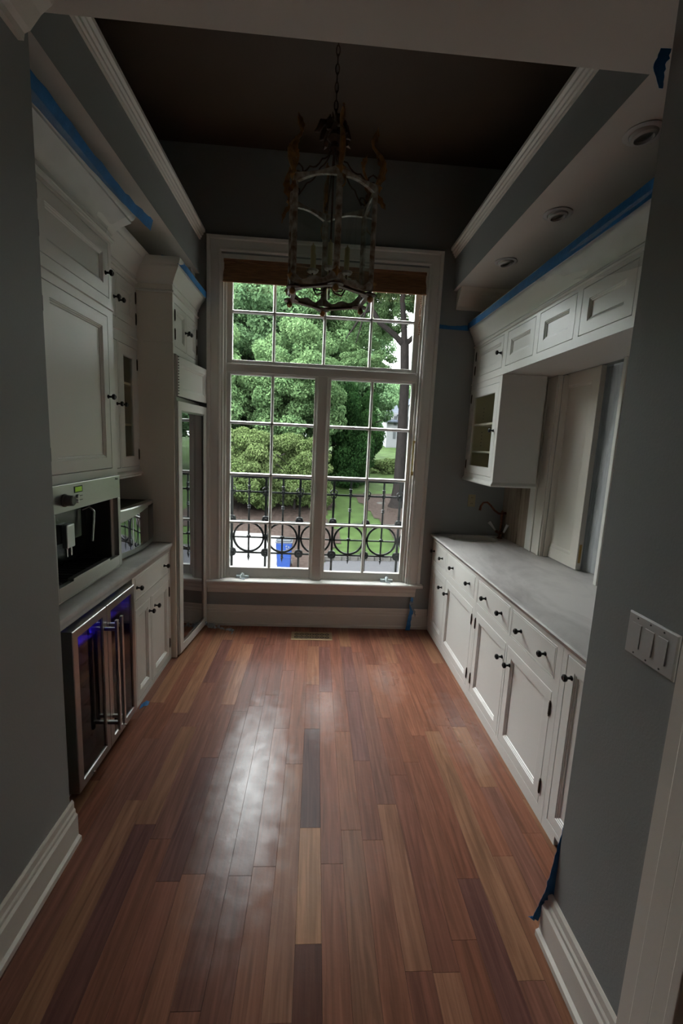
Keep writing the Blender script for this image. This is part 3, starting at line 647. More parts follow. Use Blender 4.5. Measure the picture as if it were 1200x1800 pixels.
# wine cooler
t = thing('wine_cooler', (-1.38, 2.26, 0), 'stainless double-door undercounter wine cooler with blue light inside', 'wine cooler')
b = B(); b.box(-1.66, -1.115, 1.93, 1.95, .10, .862); b.box(-1.66, -1.115, 2.57, 2.59, .10, .862); b.box(-1.66, -1.115, 1.95, 2.57, .10, .12); b.box(-1.66, -1.115, 1.95, 2.57, .842, .862); b.box(-1.66, -1.64, 1.95, 2.57, .12, .842); b.box(-1.64, -1.15, 2.252, 2.262, .12, .842)
b.build('body', M['blackmat'], t)
for y0, y1, hy in ((1.925, 2.248, 2.222), (2.252, 2.600, 2.278)):
    b = B(); b.rings(-1.052, 1, y0, y1, .055, .862, [(0, -.058), (0, -.003), (.003, 0), (.042, 0), (.044, -.006), (.044, -.058)], fill=False, back='loop')
    d_ = b.build('door', M['steel'], t)
    B().box(-1.064, -1.060, y0 + .044, y1 - .044, .099, .818).build('pane', M['darkglass'], d_)
    b = B(); b.box(-.998, -.984, hy - .010, hy + .010, .185, .80); 
    for z in (.225, .75): b.box(-1.052, -.998, hy - .008, hy + .008, z - .009, z + .009)
    b.build('handle', M['steel2'], d_, bevel=.002)
for y0, y1 in ((1.955, 2.245), (2.268, 2.565)):
    for k, z in enumerate((.20, .30, .40, .50, .60, .70)):
        b = B(); b.box(-1.60, -1.135, y0, y1, z, z + .004); s_ = b.build('shelf', M['graysh'], t)
        B().box(-1.135, -1.12, y0, y1, z - .014, z + .005).build('wood_front', M['shelfwood'], s_)
    o = B().box(-1.40, -1.14, (y0 + y1) / 2 - .07, (y0 + y1) / 2 + .09, .834, .8415).build('light_panel', M['blueled'], t); o['label'] = 'glowing blue light panel'
b = B(); b.box(-1.60, -1.13, 1.93, 2.60, .0, .10); k_ = b.build('kick_plate', M['blackmat'], t)
b = B()
for z in (.015, .035): b.box(-1.130, -1.118, 1.94, 2.585, z, z + .006)
b.build('grille_bar', M['steel'], k_)
b = B()
for y in (2.05, 2.42): B().lathe([(.008, 0), (.008, .006), (.003, .01)], (-1.052, y, .075), (1, 0, 0), 10).build('lock', M['chrome'], t)

# tall cabinet around the coffee machine
FXc = -1.17; Cy0, Cy1 = 1.745, 2.70
t = thing('coffee_cabinet', (-1.45, 2.25, .942), 'white cabinet around the coffee machine, two stacked panelled doors above it', 'cabinet')
holes = [(2.03, 2.635, 1.545, 2.375), (2.03, 2.665, 2.475, 2.755), (2.03, 2.60, .985, 1.47)]
carcass(t, FXc, 1, .56, Cy0, Cy1, .942, 2.83, holes)
door(t, FXc, 1, 2.03, 2.635, 1.545, 2.375, (2.612, 1.945), 2.03, [2.27, 1.64], w=.06)
door(t, FXc, 1, 2.03, 2.665, 2.475, 2.755, (2.628, 2.598), 2.03, [2.70, 2.56], w=.06)
crl = lambda h0: [(0, h0), (.010, h0), (.012, h0 + .018), (.022, h0 + .03), (.045, h0 + .062), (.072, h0 + .09), (.082, h0 + .10), (.082, h0 + .112), (.090, h0 + .118), (.100, h0 + .14), (.100, h0 + .158), (0, h0 + .158)]
beadl = [(0, 2.775), (.010, 2.777), (.016, 2.787), (.010, 2.797), (.004, 2.80), (0, 2.80)]
B().sweep([(FXc - .13, Cy1), (FXc, Cy1), (FXc, Cy0)], crl(2.815)).build('crown', M['cab'], t, smooth=True, ang=35)
B().sweep([(FXc - .13, Cy1), (FXc, Cy1), (FXc, Cy0)], beadl).build('bead', M['cab'], t)
B().sweep([(FXc, Cy1), (FXc, Cy0)], [(0, 2.415), (.008, 2.418), (.008, 2.43), (0, 2.433)]).build('bead', M['cab'], t)
# coffee machine
t = thing('coffee_machine', (-1.3, 2.31, .965), 'built-in stainless coffee machine with black dispensing bay and green display', 'coffee machine')
KX = -1.14
b = B(); b.rings(KX, 1, 1.972, 2.655, .968, 1.502, [(0, -.029), (0, -.002), (.002, 0), (.026, 0), (.030, -.004)], fill=False)
# front plate: control strip on top, lower plate, side bars
b = B(); b.box(KX - .028, KX, 1.972, 2.655, 1.378, 1.504); b.box(KX - .028, KX, 1.972, 2.000, .968, 1.376); b.box(KX - .028, KX, 2.622, 2.655, .968, 1.376); b.box(KX - .028, KX, 2.000, 2.622, .968, 1.034)
b.box(KX - .028, KX + .002, 2.12, 2.50, 1.034, 1.048)
b.build('front_plate', M['steel'], t, bevel=.002)
b = B(); b.box(-1.45, KX - .029, 2.04, 2.048, .99, 1.46); b.box(-1.45, KX - .029, 2.582, 2.59, .99, 1.46); b.box(-1.45, -1.44, 2.048, 2.582, .99, 1.46); b.box(-1.44, KX - .029, 2.048, 2.582, .99, 1.0); b.box(-1.44, KX - .029, 2.048, 2.582, 1.45, 1.46)
b.build('dispensing_bay', M['blackmat'], t)
b = B(); b.box(-1.30, -1.245, 2.15, 2.42, 1.19, 1.375); b.box(-1.38, -1.30, 2.05, 2.58, 1.05, 1.375); b.build('brew_housing', M['blackgloss'], t, bevel=.004)
b = B()
for q in range(12): b.box(-1.40, KX - .032, 2.07 + q * .042, 2.078 + q * .042, 1.034, 1.040)
b.box(-1.42, KX - .031, 2.05, 2.58, 1.022, 1.034); b.build('drip_tray', M['blackmat'], t)
sp_ = B().box(-1.245, -1.215, 2.225, 2.295, 1.165, 1.285).build('spout', M['steel2'], t, bevel=.006)
b = B()
for y in (2.24, 2.28): B().tube([(-1.23, y, 1.165), (-1.23, y, 1.12)], .0045, 8).build('nozzle', M['chrome'], sp_)
b = B(); b.tube([(-1.25, 2.44, 1.33), (-1.22, 2.455, 1.345), (-1.20, 2.46, 1.32), (-1.20, 2.455, 1.27), (-1.20, 2.435, 1.16)], [.006, .008, .009, .008, .006], 10); b.build('steam_wand', M['chrome'], t, smooth=True)
b = B(); b.lathe([(.030, 0), (.030, .006), (.026, .010), (.024, .040), (.020, .044), (.001, .044)], (KX, 2.075, 1.432), (1, 0, 0), 24); b.build('dial', M['graydial'], t, smooth=True)
B().box(KX, KX + .002, 2.16, 2.235, 1.456, 1.488).build('display_bezel', M['blackgloss'], t)
o = B().box(KX + .002, KX + .003, 2.168, 2.227, 1.461, 1.483).build('display', M['lcd'], t); o['label'] = 'green lit display'
b = B()
for z in (1.415, 1.438): b.lathe([(.010, 0), (.010, .006), (.007, .009), (.001, .009)], (KX, 2.185, z), (1, 0, 0), 14)
b.build('button', M['steel2'], t)
b = B()
for z in (1.418, 1.438): b.box(KX, KX + .001, 2.205, 2.235, z - .002, z + .002)
b.build('button_mark', M['graydial'], t)
def text(s, size, loc, rot, m, name, parent):
    cu = bpy.data.curves.new(name, 'FONT'); cu.body = s; cu.size = size; cu.extrude = .0003; cu.align_x = 'CENTER'; cu.align_y = 'CENTER'
    o = bpy.data.objects.new(name, cu); C.objects.link(o); cu.materials.append(m); o.parent = parent; o.location = Vector(loc) - W[parent.name]; o.rotation_euler = rot
    dg = bpy.context.evaluated_depsgraph_get(); me = bpy.data.meshes.new_from_object(o.evaluated_get(dg)); q = bpy.data.objects.new(name, me); C.objects.link(q)
    q.parent = parent; q.location = o.location; q.rotation_euler = rot; bpy.data.objects.remove(o); return q
RLX = (math.radians(90), 0, math.radians(90))
text('Miele', .017, (KX + .0005, 2.612, 1.487), RLX, M['dark'], 'maker_mark', t)

# upper cabinets next to it
NX = -1.30; Ny0, Ny1 = 2.703, 3.375 + .06
NYE = 3.375
t = thing('upper_cabinet', (-1.5, 3.05, 1.45), 'white wall cabinet above the microwave, pairs of narrow doors, one with glass', 'cabinet')
holes = [(2.76, 3.052, 1.515, 2.335), (3.068, 3.36, 1.515, 2.335), (2.76, 3.052, 2.475, 2.75), (3.068, 3.36, 2.475, 2.75)]
Yt = 3.405
carcass(t, NX, 1, .44, 2.703, Yt, 1.49, 2.83, holes)
b = B(); b.box(NX - .43, NX - .022, 2.722, Yt - .018, 1.506, 1.511); b.box(NX - .43, NX - .425, 2.722, Yt - .018, 1.511, 2.40); b.build('lining', M['inner'], t)
for z in (1.80, 2.08): B().box(NX - .42, NX - .03, 2.722, Yt - .018, z, z + .016).build('shelf', M['inner'], t)
door(t, NX, 1, 2.76, 3.052, 1.515, 2.335, (3.025, 1.935), None, None, w=.05)
door(t, NX, 1, 3.068, 3.36, 1.515, 2.335, (3.095, 1.935), 3.36, [2.23, 1.60], w=.068, glass=M['cabglass'])
door(t, NX, 1, 2.76, 3.052, 2.475, 2.75, (3.025, 2.59), None, None, w=.05)
door(t, NX, 1, 3.068, 3.36, 2.475, 2.75, (3.095, 2.59), 3.36, [2.68, 2.54], w=.05)
B().sweep([(NX, Yt), (NX, 2.703)], crl(2.815)).build('crown', M['cab'], t, smooth=True, ang=35)
B().sweep([(NX, Yt), (NX, 2.703)], beadl).build('bead', M['cab'], t)
B().sweep([(NX, Yt), (NX, 2.703)], [(0, 2.40), (.008, 2.403), (.008, 2.415), (0, 2.418)]).build('bead', M['cab'], t)
B().sweep([(NX, Yt), (NX, 2.703)], [(0, 1.445), (.010, 1.445), (.010, 1.455), (.022, 1.462), (.022, 1.478), (.012, 1.486), (0, 1.489)]).build('base_moulding', M['cab'], t)
B().box(NX - .44, NX, 2.703, Yt, 1.445, 1.4895).build('underside', M['cab'], t)
# microwave
t = thing('microwave', (-1.38, 3.1, .942), 'stainless countertop microwave with mirrored door and bowed front, under the wall cabinet', 'microwave')
B().box(-1.60, -1.245, 2.80, 3.392, .958, 1.262).build('case', M['blackmat'], t, bevel=.004)
b = B(); vs = []; n = 14
for i in range(n + 1):
    y = 2.795 + (3.396 - 2.795) * i / n; q = math.sin(math.pi * i / n) * .030
    vs += [(-1.244, y, .948), (-1.222 + q, y, .948), (-1.216 + q, y, .955), (-1.216 + q, y, 1.258), (-1.222 + q, y, 1.266), (-1.244, y, 1.266)]
fs = [(i * 6 + k, i * 6 + (k + 1) % 6, i * 6 + 6 + (k + 1) % 6, i * 6 + 6 + k) for i in range(n) for k in range(6)] + [tuple(range(6)), tuple(n * 6 + k for k in range(6))]
b.add(vs, fs); fr = b.build('door', M['steel'], t, smooth=True, ang=35)
def bowpanel(y0, y1, zf0, zf1, off, m, name, par):
    b = B(); vs = []; k = 12
    for i in range(k + 1):
        y = y0 + (y1 - y0) * i / k; q = math.sin(math.pi * (y - 2.795) / .601) * .030
        z0, z1 = zf0(y), zf1(y)
        vs += [(-1.216 + q + off, y, z0), (-1.216 + q + off, y, z1), (-1.218 + q, y, z1), (-1.218 + q, y, z0)]
    b.add(vs, [(i * 4 + a, i * 4 + (a + 1) % 4, i * 4 + 4 + (a + 1) % 4, i * 4 + 4 + a) for i in range(k) for a in range(4)] + [(0, 1, 2, 3), (k * 4, k * 4 + 1, k * 4 + 2, k * 4 + 3)])
    return b.build(name, m, par, smooth=True, ang=35)
arc = lambda y: 1.185 + .045 * min(1, max(0, (y - 2.83) / .35)) 
bowpanel(2.815, 3.225, lambda y: .995 - .012 * math.sin(math.pi * (y - 2.795) / .6), arc, .0012, M['mirrorglass'], 'window_glass', fr)
bowpanel(3.228, 3.385, lambda y: .995 - .012 * math.sin(math.pi * (y - 2.795) / .6), lambda y: 1.24, .0012, M['blackgloss'], 'control_panel', t)
for yy in (2.85, 3.34):
    for xx in (-1.56, -1.28): B().lathe([(.012, 0), (.012, .016)], (xx, yy, .9425), (0, 0, 1), 10).build('foot', M['blackmat'], t)

# ---------------------------------------------------------------- refrigerator tower
TX = -1.05; Ty0, Ty1 = 3.376, 4.045
t = thing('refrigerator_cabinet', (-1.4, 3.7, 0), 'tall white cabinet framing the refrigerator, two small doors under the crown', 'cabinet')
B().box(-1.74, TX, Ty0, Ty0 + .02, 0, 2.80).build('side_panel', M['trim'], t)
B().box(-1.74, TX - .02, 4.025, 4.045, 0, 2.80).build('side_panel', M['cab'], t)
b = B(); b.box(TX - .02, TX, 3.42, 4.045, 2.335, 2.385); b.box(TX - .02, TX, 3.396, 3.42, 2.335, 2.80); b.box(TX - .02, TX, 4.005, 4.045, 2.335, 2.80); b.box(TX - .02, TX, 3.42, 4.005, 2.685, 2.80); b.box(TX - .02, TX, 3.706, 3.72, 2.385, 2.685)
b.box(-1.70, TX - .02, 3.396, 4.025, 2.34, 2.355); b.box(-1.70, -1.69, 3.396, 4.025, 2.355, 2.80); b.box(-1.69, TX - .02, 3.396, 4.025, 2.785, 2.80)
b.build('face_frame', M['cab'], t)
door(t, TX, 1, 3.42, 3.706, 2.385, 2.685, (3.683, 2.535), 3.42, [2.60, 2.47], w=.045)
door(t, TX, 1, 3.72, 4.005, 2.385, 2.685, (3.745, 2.535), 4.005, [2.60, 2.47], w=.045)
B().sweep([(TX, 4.045), (TX, Ty0), (-1.74, Ty0)], [(d * .75, z) for d, z in crl(2.79)]).build('crown', M['cab'], t, smooth=True, ang=35)
B().sweep([(TX, 4.045), (TX, Ty0), (-1.74, Ty0)], [(0, 2.735), (.010, 2.738), (.012, 2.748), (0, 2.755)]).build('bead', M['cab'], t)
B().sweep([(-1.05, Ty0), (-1.74, Ty0)], [(0, 2.40), (.004, 2.402), (.004, 2.41), (0, 2.412)]).build('bead', M['trim'], t)
t = thing('refrigerator', (-1.35, 3.72, 0), 'tall built-in refrigerator with a white-framed glass door beside the window', 'refrigerator')
FXr = -.992
b = B(); b.box(-1.70, -1.06, 3.40, 3.42, .02, 2.33); b.box(-1.70, -1.06, 4.0, 4.02, .02, 2.33); b.box(-1.70, -1.06, 3.42, 4.0, 2.02, 2.33); b.box(-1.70, -1.06, 3.42, 4.0, .02, .06); b.box(-1.70, -1.68, 3.42, 4.0, .06, 2.02)
b.build('body', M['blackmat'], t)
b = B(); b.box(-1.058, -1.035, 3.397, 3.408, .012, 2.33); b.box(-1.058, -1.035, 4.012, 4.022, .012, 2.33); b.box(-1.058, -1.035, 3.408, 4.012, 2.0, 2.03); b.build('trim_frame', M['steel'], t)
b = B(); b.rings(FXr, 1, 3.405, 4.022, .02, 2.00, [(0, -.050), (0, -.002), (.002, 0), (.062, 0), (.066, -.004), (.066, -.050)], fill=False, back='loop')
d_ = b.build('door', M['cab'], t)
B().box(FXr - .016, FXr - .012, 3.471, 3.956, .086, 1.934).build('pane', M['mirrorglass'], d_)
b = B(); b.rings(FXr - .004, 1, 3.471, 3.956, .086, 1.934, [(0, 0), (0, -.02), (.012, -.02), (.012, 0)], fill=False, back='loop'); b.build('gasket', M['steel'], d_)
tp_ = B().rings(FXr, 1, 3.405, 4.022, 2.035, 2.318, PANEL(.05), back='cap').build('top_panel', M['cab'], t)
for o_ in (d_, tp_): o_.rotation_euler[2] = -math.radians(5.5); o_.location.x += -.004
b = B()
for z in np.arange(2.05, 2.31, .02): b.box(-1.05, -1.02, 3.409, 3.418, z, z + .006)
b.build('vent_grille', M['blackmat'], t)
for z in (.35, .75, 1.15, 1.55): B().box(-1.66, -1.09, 3.425, 3.995, z, z + .008).build('shelf', M['cabglass'], t)

# ================================================================ SMALL THINGS
# recessed lights on the right soffit
for i, (x, y, lab) in enumerate([(1.33, 2.025, 'recessed eyeball ceiling light nearest the doorway, tilted'), (1.326, 2.698, 'middle one of three recessed ceiling lights in the soffit'), (1.317, 3.382, 'recessed ceiling light closest to the window')]):
    t = thing('ceiling_light', (x, y, 3.10), lab, 'light', 'recessed lights in the right soffit')
    B().lathe([(.078, -.0005), (.080, -.004), (.070, -.008), (.056, -.006), (.054, -.002)], (x, y, 3.10), (0, 0, 1), 28, cap=False).build('trim_ring', M['whiteplastic'], t, smooth=True)
    B().lathe([(.054, -.001), (.050, -.016), (.038, -.022), (.037, -.006), (.001, -.005)], (x, y, 3.0995), (-.12, .05, 1), 24, cap=False).build('eyeball', M['whiteplastic'], t, smooth=True)
    B().lathe([(.034, 0), (.026, -.005), (.001, -.007)], (x - .001, y, 3.089), (-.12, .05, 1), 20, cap=False).build('bulb', M['steel'], t, smooth=True)
# light switch plate
t = thing('light_switch', (.895, 1.055, 1.203), 'white plate with three rocker switches on the grey wall by the door casing', 'switch')
b = B(); b.rings(.8985, -1, .965, 1.138, 1.206, 1.326, [(0, -.001), (0, .003), (.004, .006)], back='cap'); b.build('cover_plate', M['whiteplastic'], t)
for i, y in enumerate((.994, 1.040, 1.086)):
    b = B(); b.add([(.8925, y, 1.232), (.8925, y + .032, 1.232), (.8925, y + .032, 1.300), (.8925, y, 1.300), (.889 if i < 2 else .8905, y, 1.233), (.889 if i < 2 else .8905, y + .032, 1.233), (.8915, y + .032, 1.299), (.8915, y, 1.299)], [(0, 1, 5, 4), (1, 2, 6, 5), (2, 3, 7, 6), (3, 0, 4, 7), (4, 5, 6, 7)])
    b.build('rocker', M['whiteplastic'], t)
    for z in (1.217, 1.315): B().lathe([(.0028, 0), (.0028, .0012), (.001, .0016)], (.8928, y + .016, z), (-1, 0, 0), 8).build('screw', M['graydial'], t)
# floor register
t = thing('floor_register', (.02, 3.82, 0), 'antique bronze floor register with scrollwork, set in the wood below the window', 'floor vent')
b = B(); b.rings(0, 1, 0, .37, 0, .165, [(0, 0), (0, .003), (.004, .005), (.026, .005), (.026, .0)], fill=False)
b.v = [(-.165 + y, 3.737 + z, .0005 + x) for x, y, z in b.v]; b.build('frame', M['bronzevent'], t)
B().box(-.14, .18, 3.762, 3.878, .0005, .0012).build('backing', M['dark'], t)
b = B()
for i in range(7):
    cx_ = -.118 + i * .046
    for j in range(2):
        cy_ = 3.791 + j * .058; q = 12
        b.tube([(cx_ + .024 * math.cos(2 * math.pi * k / q), cy_ + .028 * math.sin(2 * math.pi * k / q), .0035) for k in range(q + 1)], .0022, 5, cap=False)
        b.tube([(cx_ - .023, cy_ - .028, .0035), (cx_ + .023, cy_ + .028, .0035)], .002, 5); b.tube([(cx_ + .023, cy_ - .028, .0035), (cx_ - .023, cy_ + .028, .0035)], .002, 5)
for x in (-.14, .18, .02): b.box(x - .002, x + .002, 3.762, 3.878, .001, .005)
b.box(-.14, .18, 3.818, 3.822, .001, .005); b.build('scrollwork', M['bronzevent'], t)

# ---------------------------------------------------------------- tape and leftover film
def ribbon(name, pts, w, label, wdir=None, seed=1, m=None, cat='masking tape', wob=.004, sub=6, group=None):
    r = random.Random(seed); P = []
    for i in range(len(pts) - 1):
        a, c = Vector(pts[i]), Vector(pts[i + 1])
        for k in range(sub): P.append(a.lerp(c, k / sub))
    P.append(Vector(pts[-1])); vs = []; ws = w if isinstance(w, (list, tuple)) else [w] * len(pts)
    for i, p in enumerate(P):
        f = i / sub; k = min(int(f), len(ws) - 2); ww = ws[k] + (ws[k + 1] - ws[k]) * (f - k) if len(ws) > 1 else ws[0]
        wv = Vector(wdir[min(k, len(wdir) - 1)] if isinstance(wdir, list) else wdir).normalized()
        j = Vector((r.uniform(-1, 1), r.uniform(-1, 1), r.uniform(-1, 1))) * wob
        tdir = (P[min(i + 1, len(P) - 1)] - P[max(i - 1, 0)]).normalized(); nn = tdir.cross(wv).normalized() * .0006
        for sgn in (-1, 1): vs += [p + wv * ww * .5 * sgn + j * (1 + .5 * sgn) + nn, p + wv * ww * .5 * sgn + j * (1 + .5 * sgn) - nn]
    b = B(); b.add(vs, [(i * 4 + a, i * 4 + c, i * 4 + 4 + c, i * 4 + 4 + a) for i in range(len(P) - 1) for a, c in ((0, 2), (2, 3), (3, 1), (1, 0))] + [(0, 1, 3, 2), tuple((len(P) - 1) * 4 + k for k in (0, 2, 3, 1))])
    o = b.build(name, m or M['tape'], None, smooth=True, ang=50); return tag(o, label, cat, group)
ribbon('masking_tape', [(1.291, 1.32, 2.808), (1.291, 2.0, 2.806), (1.291, 3.0, 2.81), (1.291, 3.7, 2.81), (1.291, 4.04, 2.815)], [.075, .075, .06, .055, .05], 'long blue masking tape strip along the right cabinet crown', (0, 0, 1), 4, wob=.0015)
ribbon('masking_tape', [(1.30, 4.046, 2.80), (1.15, 4.046, 2.795), (1.02, 4.046, 2.80)], [.045, .03, .035], 'short blue tape strip on the wall between the window and right crown', (0, 0, 1), 5, wob=.001)
ribbon('masking_tape', [(-1.062, 1.75, 2.955), (-1.062, 2.1, 2.955), (-1.062, 2.5, 2.965), (-1.045, 2.72, 2.965), (-1.03, 2.95, 2.98)], [.085, .07, .055, .05, .06], 'long blue masking tape strip peeling off the left cabinet crown', (.35, 0, 1), 6, wob=.004)
ribbon('masking_tape', [(-1.10, 3.31, 2.945), (-.985, 3.31, 2.925), (-.970, 3.45, 2.915), (-.970, 3.75, 2.915), (-.970, 4.03, 2.92)], [.02, .045, .05, .05, .05], 'short blue tape strip on the crown over the refrigerator', (0, 0, 1), 7, wob=.001)
ribbon('masking_tape', [(.915, 1.305, .54), (.907, 1.306, .42), (.897, 1.308, .31), (.894, 1.31, .20), (.889, 1.33, .12), (.868, 1.335, .06), (.85, 1.345, .05)], [.004, .012, .022, .035, .035, .02, .012], 'blue tape peeling off the end of the right grey wall down to the floor', (1, -.3, 0), 8, wob=.004)
ribbon('masking_tape', [(.965, 4.025, .32), (.955, 4.01, .25), (.965, 4.0, .20), (.945, 3.985, .10), (.93, 3.97, .01)], [.02, .03, .035, .035, .045], 'dark blue tape strand dangling under the window stool', (1, 0, 0), 9, wob=.003)
ribbon('masking_tape', [(-1.075, 2.70, .004), (-1.055, 2.73, .012), (-1.035, 2.745, .004)], [.03, .04, .03], 'small blue tape scrap at the foot of the left base cabinet', (0, 1, .4), 10, wob=.002)
ribbon('masking_tape', [(.893, 1.315, 2.83), (.885, 1.32, 2.79), (.895, 1.318, 2.74)], [.03, .035, .01], 'blue tape tab high on the end of the right grey wall', (1, 0, 0), 11, wob=.002)
ribbon('plastic_scrap', [(.945, 4.0, .285), (.965, 3.995, .25), (.985, 3.985, .20), (1.0, 3.98, .145)], [.03, .03, .02, .008], 'white plastic film scrap stuck to the dangling blue tape', (1, 0, .3), 12, M['film2'], 'plastic film', .004)
ribbon('plastic_scrap', [(-.97, 3.98, .05), (-.93, 3.96, .012), (-.85, 3.93, .02), (-.77, 3.92, .008), (-.70, 3.86, .02), (-.70, 3.83, .01)], [.02, .05, .03, .02, .03, .02], 'crumpled clear plastic film strand on the floor by the refrigerator', (0, 1, .4), 13, M['film2'], 'plastic film', .012)
sheet('plastic_sheet', lambda u, v: (1.287 + .07 * min(1, v * 1.6) + .004 * math.sin(9 * u), 1.40 + u * (1.5 - .55 * v), 2.80 - v * (.16 + .10 * math.sin(2.5 * (1 - u)))), 40, 14, .028, 21, M['film'], 'clear crinkled plastic film hanging from the right crown tape', 'plastic sheet')
sheet('plastic_sheet', lambda u, v: (-1.055 - .10 * min(1, v * 1.5) , 1.76 + u * (.96 - .10 * v), 2.94 - v * (.22 - .07 * u)), 34, 12, .016, 22, M['film'], 'clear plastic film draped over the left crown below the tape', 'plastic sheet')

# ================================================================ LANTERN
LCX, LCY, LZ, LR, LPH = .0392, 2.85, 2.605, .262, .125
lan = thing('hanging_lantern', (LCX, LCY, LZ), 'large six-sided lantern of distressed painted metal with gilt leaves, hanging on a chain', 'lantern')
V6 = [-math.pi / 2 - i * math.pi / 3 + LPH for i in range(6)]
def lp(i, z, r=LR, da=0): a = V6[i % 6] + da; return Vector((LCX + r * math.cos(a), LCY + r * math.sin(a), z))
ZB, ZT = LZ + .055, LZ + .585
for i in range(6):
    p0, p1 = lp(i, ZB), lp(i, ZT); out_ = (p0 - Vector((LCX, LCY, ZB))).normalized(); sd = Vector((-out_.y, out_.x, 0))
    b = B(); prof = [(-.017, -.010), (-.017, .004), (-.009, .012), (.009, .012), (.017, .004), (.017, -.010)]
    vs = [p + sd * s_ + out_ * o_ for p in (p0, p1) for s_, o_ in prof]
    b.add(vs, [(k, (k + 1) % 6, 6 + (k + 1) % 6, 6 + k) for k in range(6)] + [tuple(range(6)), tuple(range(6, 12))]); post = b.build('post', M['distress'], lan)
    # scalloped bottom and arched top rails
    q0, q1 = lp(i, 0), lp(i + 1, 0); dv = q1 - q0; nrm = Vector((dv.y, -dv.x, 0)).normalized(); 
    if nrm.dot((q0 + q1) / 2 - Vector((LCX, LCY, 0))) < 0: nrm = -nrm
    for nm, fn in (('bottom_rail', lambda s_: (LZ + .012 + .020 * (1 - math.sin(math.pi * s_)) , LZ + .042 + .035 * (2 * s_ - 1) ** 2 + .012 * math.cos(4 * math.pi * s_))),
                   ('top_rail', lambda s_: (ZT - .045 + .022 * math.sin(math.pi * s_), ZT + .005 + .0 * s_ - .012 * math.sin(math.pi * s_)))):
        vs = []; K = 12
        for k in range(K + 1):
            s_ = k / K; z0, z1 = fn(s_); p = q0 + dv * s_
            for zz, oo in ((z0, -.008), (z0, .012), ((z0 + z1) / 2, .017), (z1, .012), (z1, -.008)): vs.append((p.x + nrm.x * oo, p.y + nrm.y * oo, zz))
        b = B(); b.add(vs, [(k * 5 + a, k * 5 + (a + 1) % 5, k * 5 + 5 + (a + 1) % 5, k * 5 + 5 + a) for k in range(K) for a in range(5)] + [tuple(range(5)), tuple(K * 5 + a for a in range(5))])
        b.build(nm, M['distress'], lan, smooth=True)
    # flat bottom frame bar with a quarter disc at each post
    vs = []; b = B()
    for pz in (LZ, LZ + .008):
        for p, inn in ((q0, .0), (q1, .0)): vs.append((p.x, p.y, pz))
    inn0, inn1 = lp(i, 0, LR - .03), lp(i + 1, 0, LR - .03)
    b.add([(q0.x, q0.y, LZ), (q1.x, q1.y, LZ), (inn1.x, inn1.y, LZ), (inn0.x, inn0.y, LZ), (q0.x, q0.y, LZ + .014), (q1.x, q1.y, LZ + .014), (inn1.x, inn1.y, LZ + .014), (inn0.x, inn0.y, LZ + .014)], [(0, 1, 2, 3), (4, 5, 6, 7), (0, 1, 5, 4), (1, 2, 6, 5), (2, 3, 7, 6), (3, 0, 4, 7)])
    b.build('bottom_bar', M['rust'], lan)
    cb = lp(i, LZ + .002, LR - .012); B().lathe([(.044, 0), (.046, .004), (.044, .008), (.001, .008)], cb, (0, 0, 1), 20).build('corner_disc', M['rust'], lan)
    o = B().ball(lp(i, LZ - .016), .0185).lathe([(.006, 0), (.012, .008), (.008, .02)], lp(i, LZ - .002)).build('ball_foot', M['gold'], lan, smooth=True)
    # diamond rosettes
    for zz, sz in ((ZT - .012, .034), (ZB + .01, .032)):
        c0 = lp(i, zz) + out_ * .020; b = B(); pts = []
        for k in range(8):
            a = math.pi * k / 4; rr = sz if k % 2 == 0 else sz * .52; pts.append(c0 + sd * rr * math.sin(a) * .85 + Vector((0, 0, 1)) * rr * math.cos(a))
        b.add(pts + [c0 + out_ * .012, c0 - out_ * .006], [(k, (k + 1) % 8, 8) for k in range(8)] + [((k + 1) % 8, k, 9) for k in range(8)])
        b.ball(c0 + out_ * .012, .006, 8); b.build('rosette', M['gold'], lan)
    # S scroll with gilt leaf above the post
    def sp3(r, z): return lp(i, ZT + z, LR + r)
    curve = [(0.0, .0), (.018, .03), (.035, .07), (.038, .11), (.022, .145), (-.005, .175), (-.028, .205), (-.032, .235), (-.018, .262), (-.006, .285)]
    scr = B().tube([sp3(*c_) for c_ in curve], [.010, .014, .017, .016, .012, .009, .008, .010, .012, .003], 8).build('scroll', M['gold'], lan, smooth=True)
    b = B()
    def leaf(base, tip, wdt, curl, up):
        base, tip = Vector(base), Vector(tip); ax = tip - base; w_ = ax.cross(up).normalized(); n_ = w_.cross(ax).normalized(); vs = []; K = 6
        for k in range(K + 1):
            s_ = k / K; c_ = base + ax * s_ + n_ * curl * math.sin(math.pi * s_); ww = wdt * math.sin(math.pi * min(1, .12 + s_ * .88)) * (1 + .25 * math.cos(6 * math.pi * s_))
            vs += [c_ - w_ * ww + n_ * .004, c_ + n_ * .008, c_ + w_ * ww + n_ * .004, c_ - n_ * .002]
        b.add(vs, [(k * 4 + a, k * 4 + (a + 1) % 4, k * 4 + 4 + (a + 1) % 4, k * 4 + 4 + a) for k in range(K) for a in range(4)] + [(0, 1, 2, 3), (K * 4, K * 4 + 1, K * 4 + 2, K * 4 + 3)])
    leaf(sp3(.012, .0), sp3(.045, .13), .024, .012, sd); leaf(sp3(.03, .09), sp3(-.01, .20), .016, .012, sd); leaf(sp3(-.035, .22), sp3(-.004, .30), .018, .010, sd)
    leaf(sp3(.0, -.03), sp3(.065, -.13) , .014, .022, sd)
    b.build('gilt_leaf', M['gold'], scr, smooth=True)
    b = B(); b.tube([sp3(.01, .035), sp3(-.02, .06), sp3(-.045, .05), sp3(-.05, .025), sp3(-.035, .012), sp3(-.022, .025)], [.005] * 5 + [.003], 6); b.build('small_scroll', M['rust'], scr)
    # rod from the hub, scalloped
    hub = Vector((LCX, LCY, ZT + .30)); e = lp(i, ZT + .02, LR - .01)
    pts = []
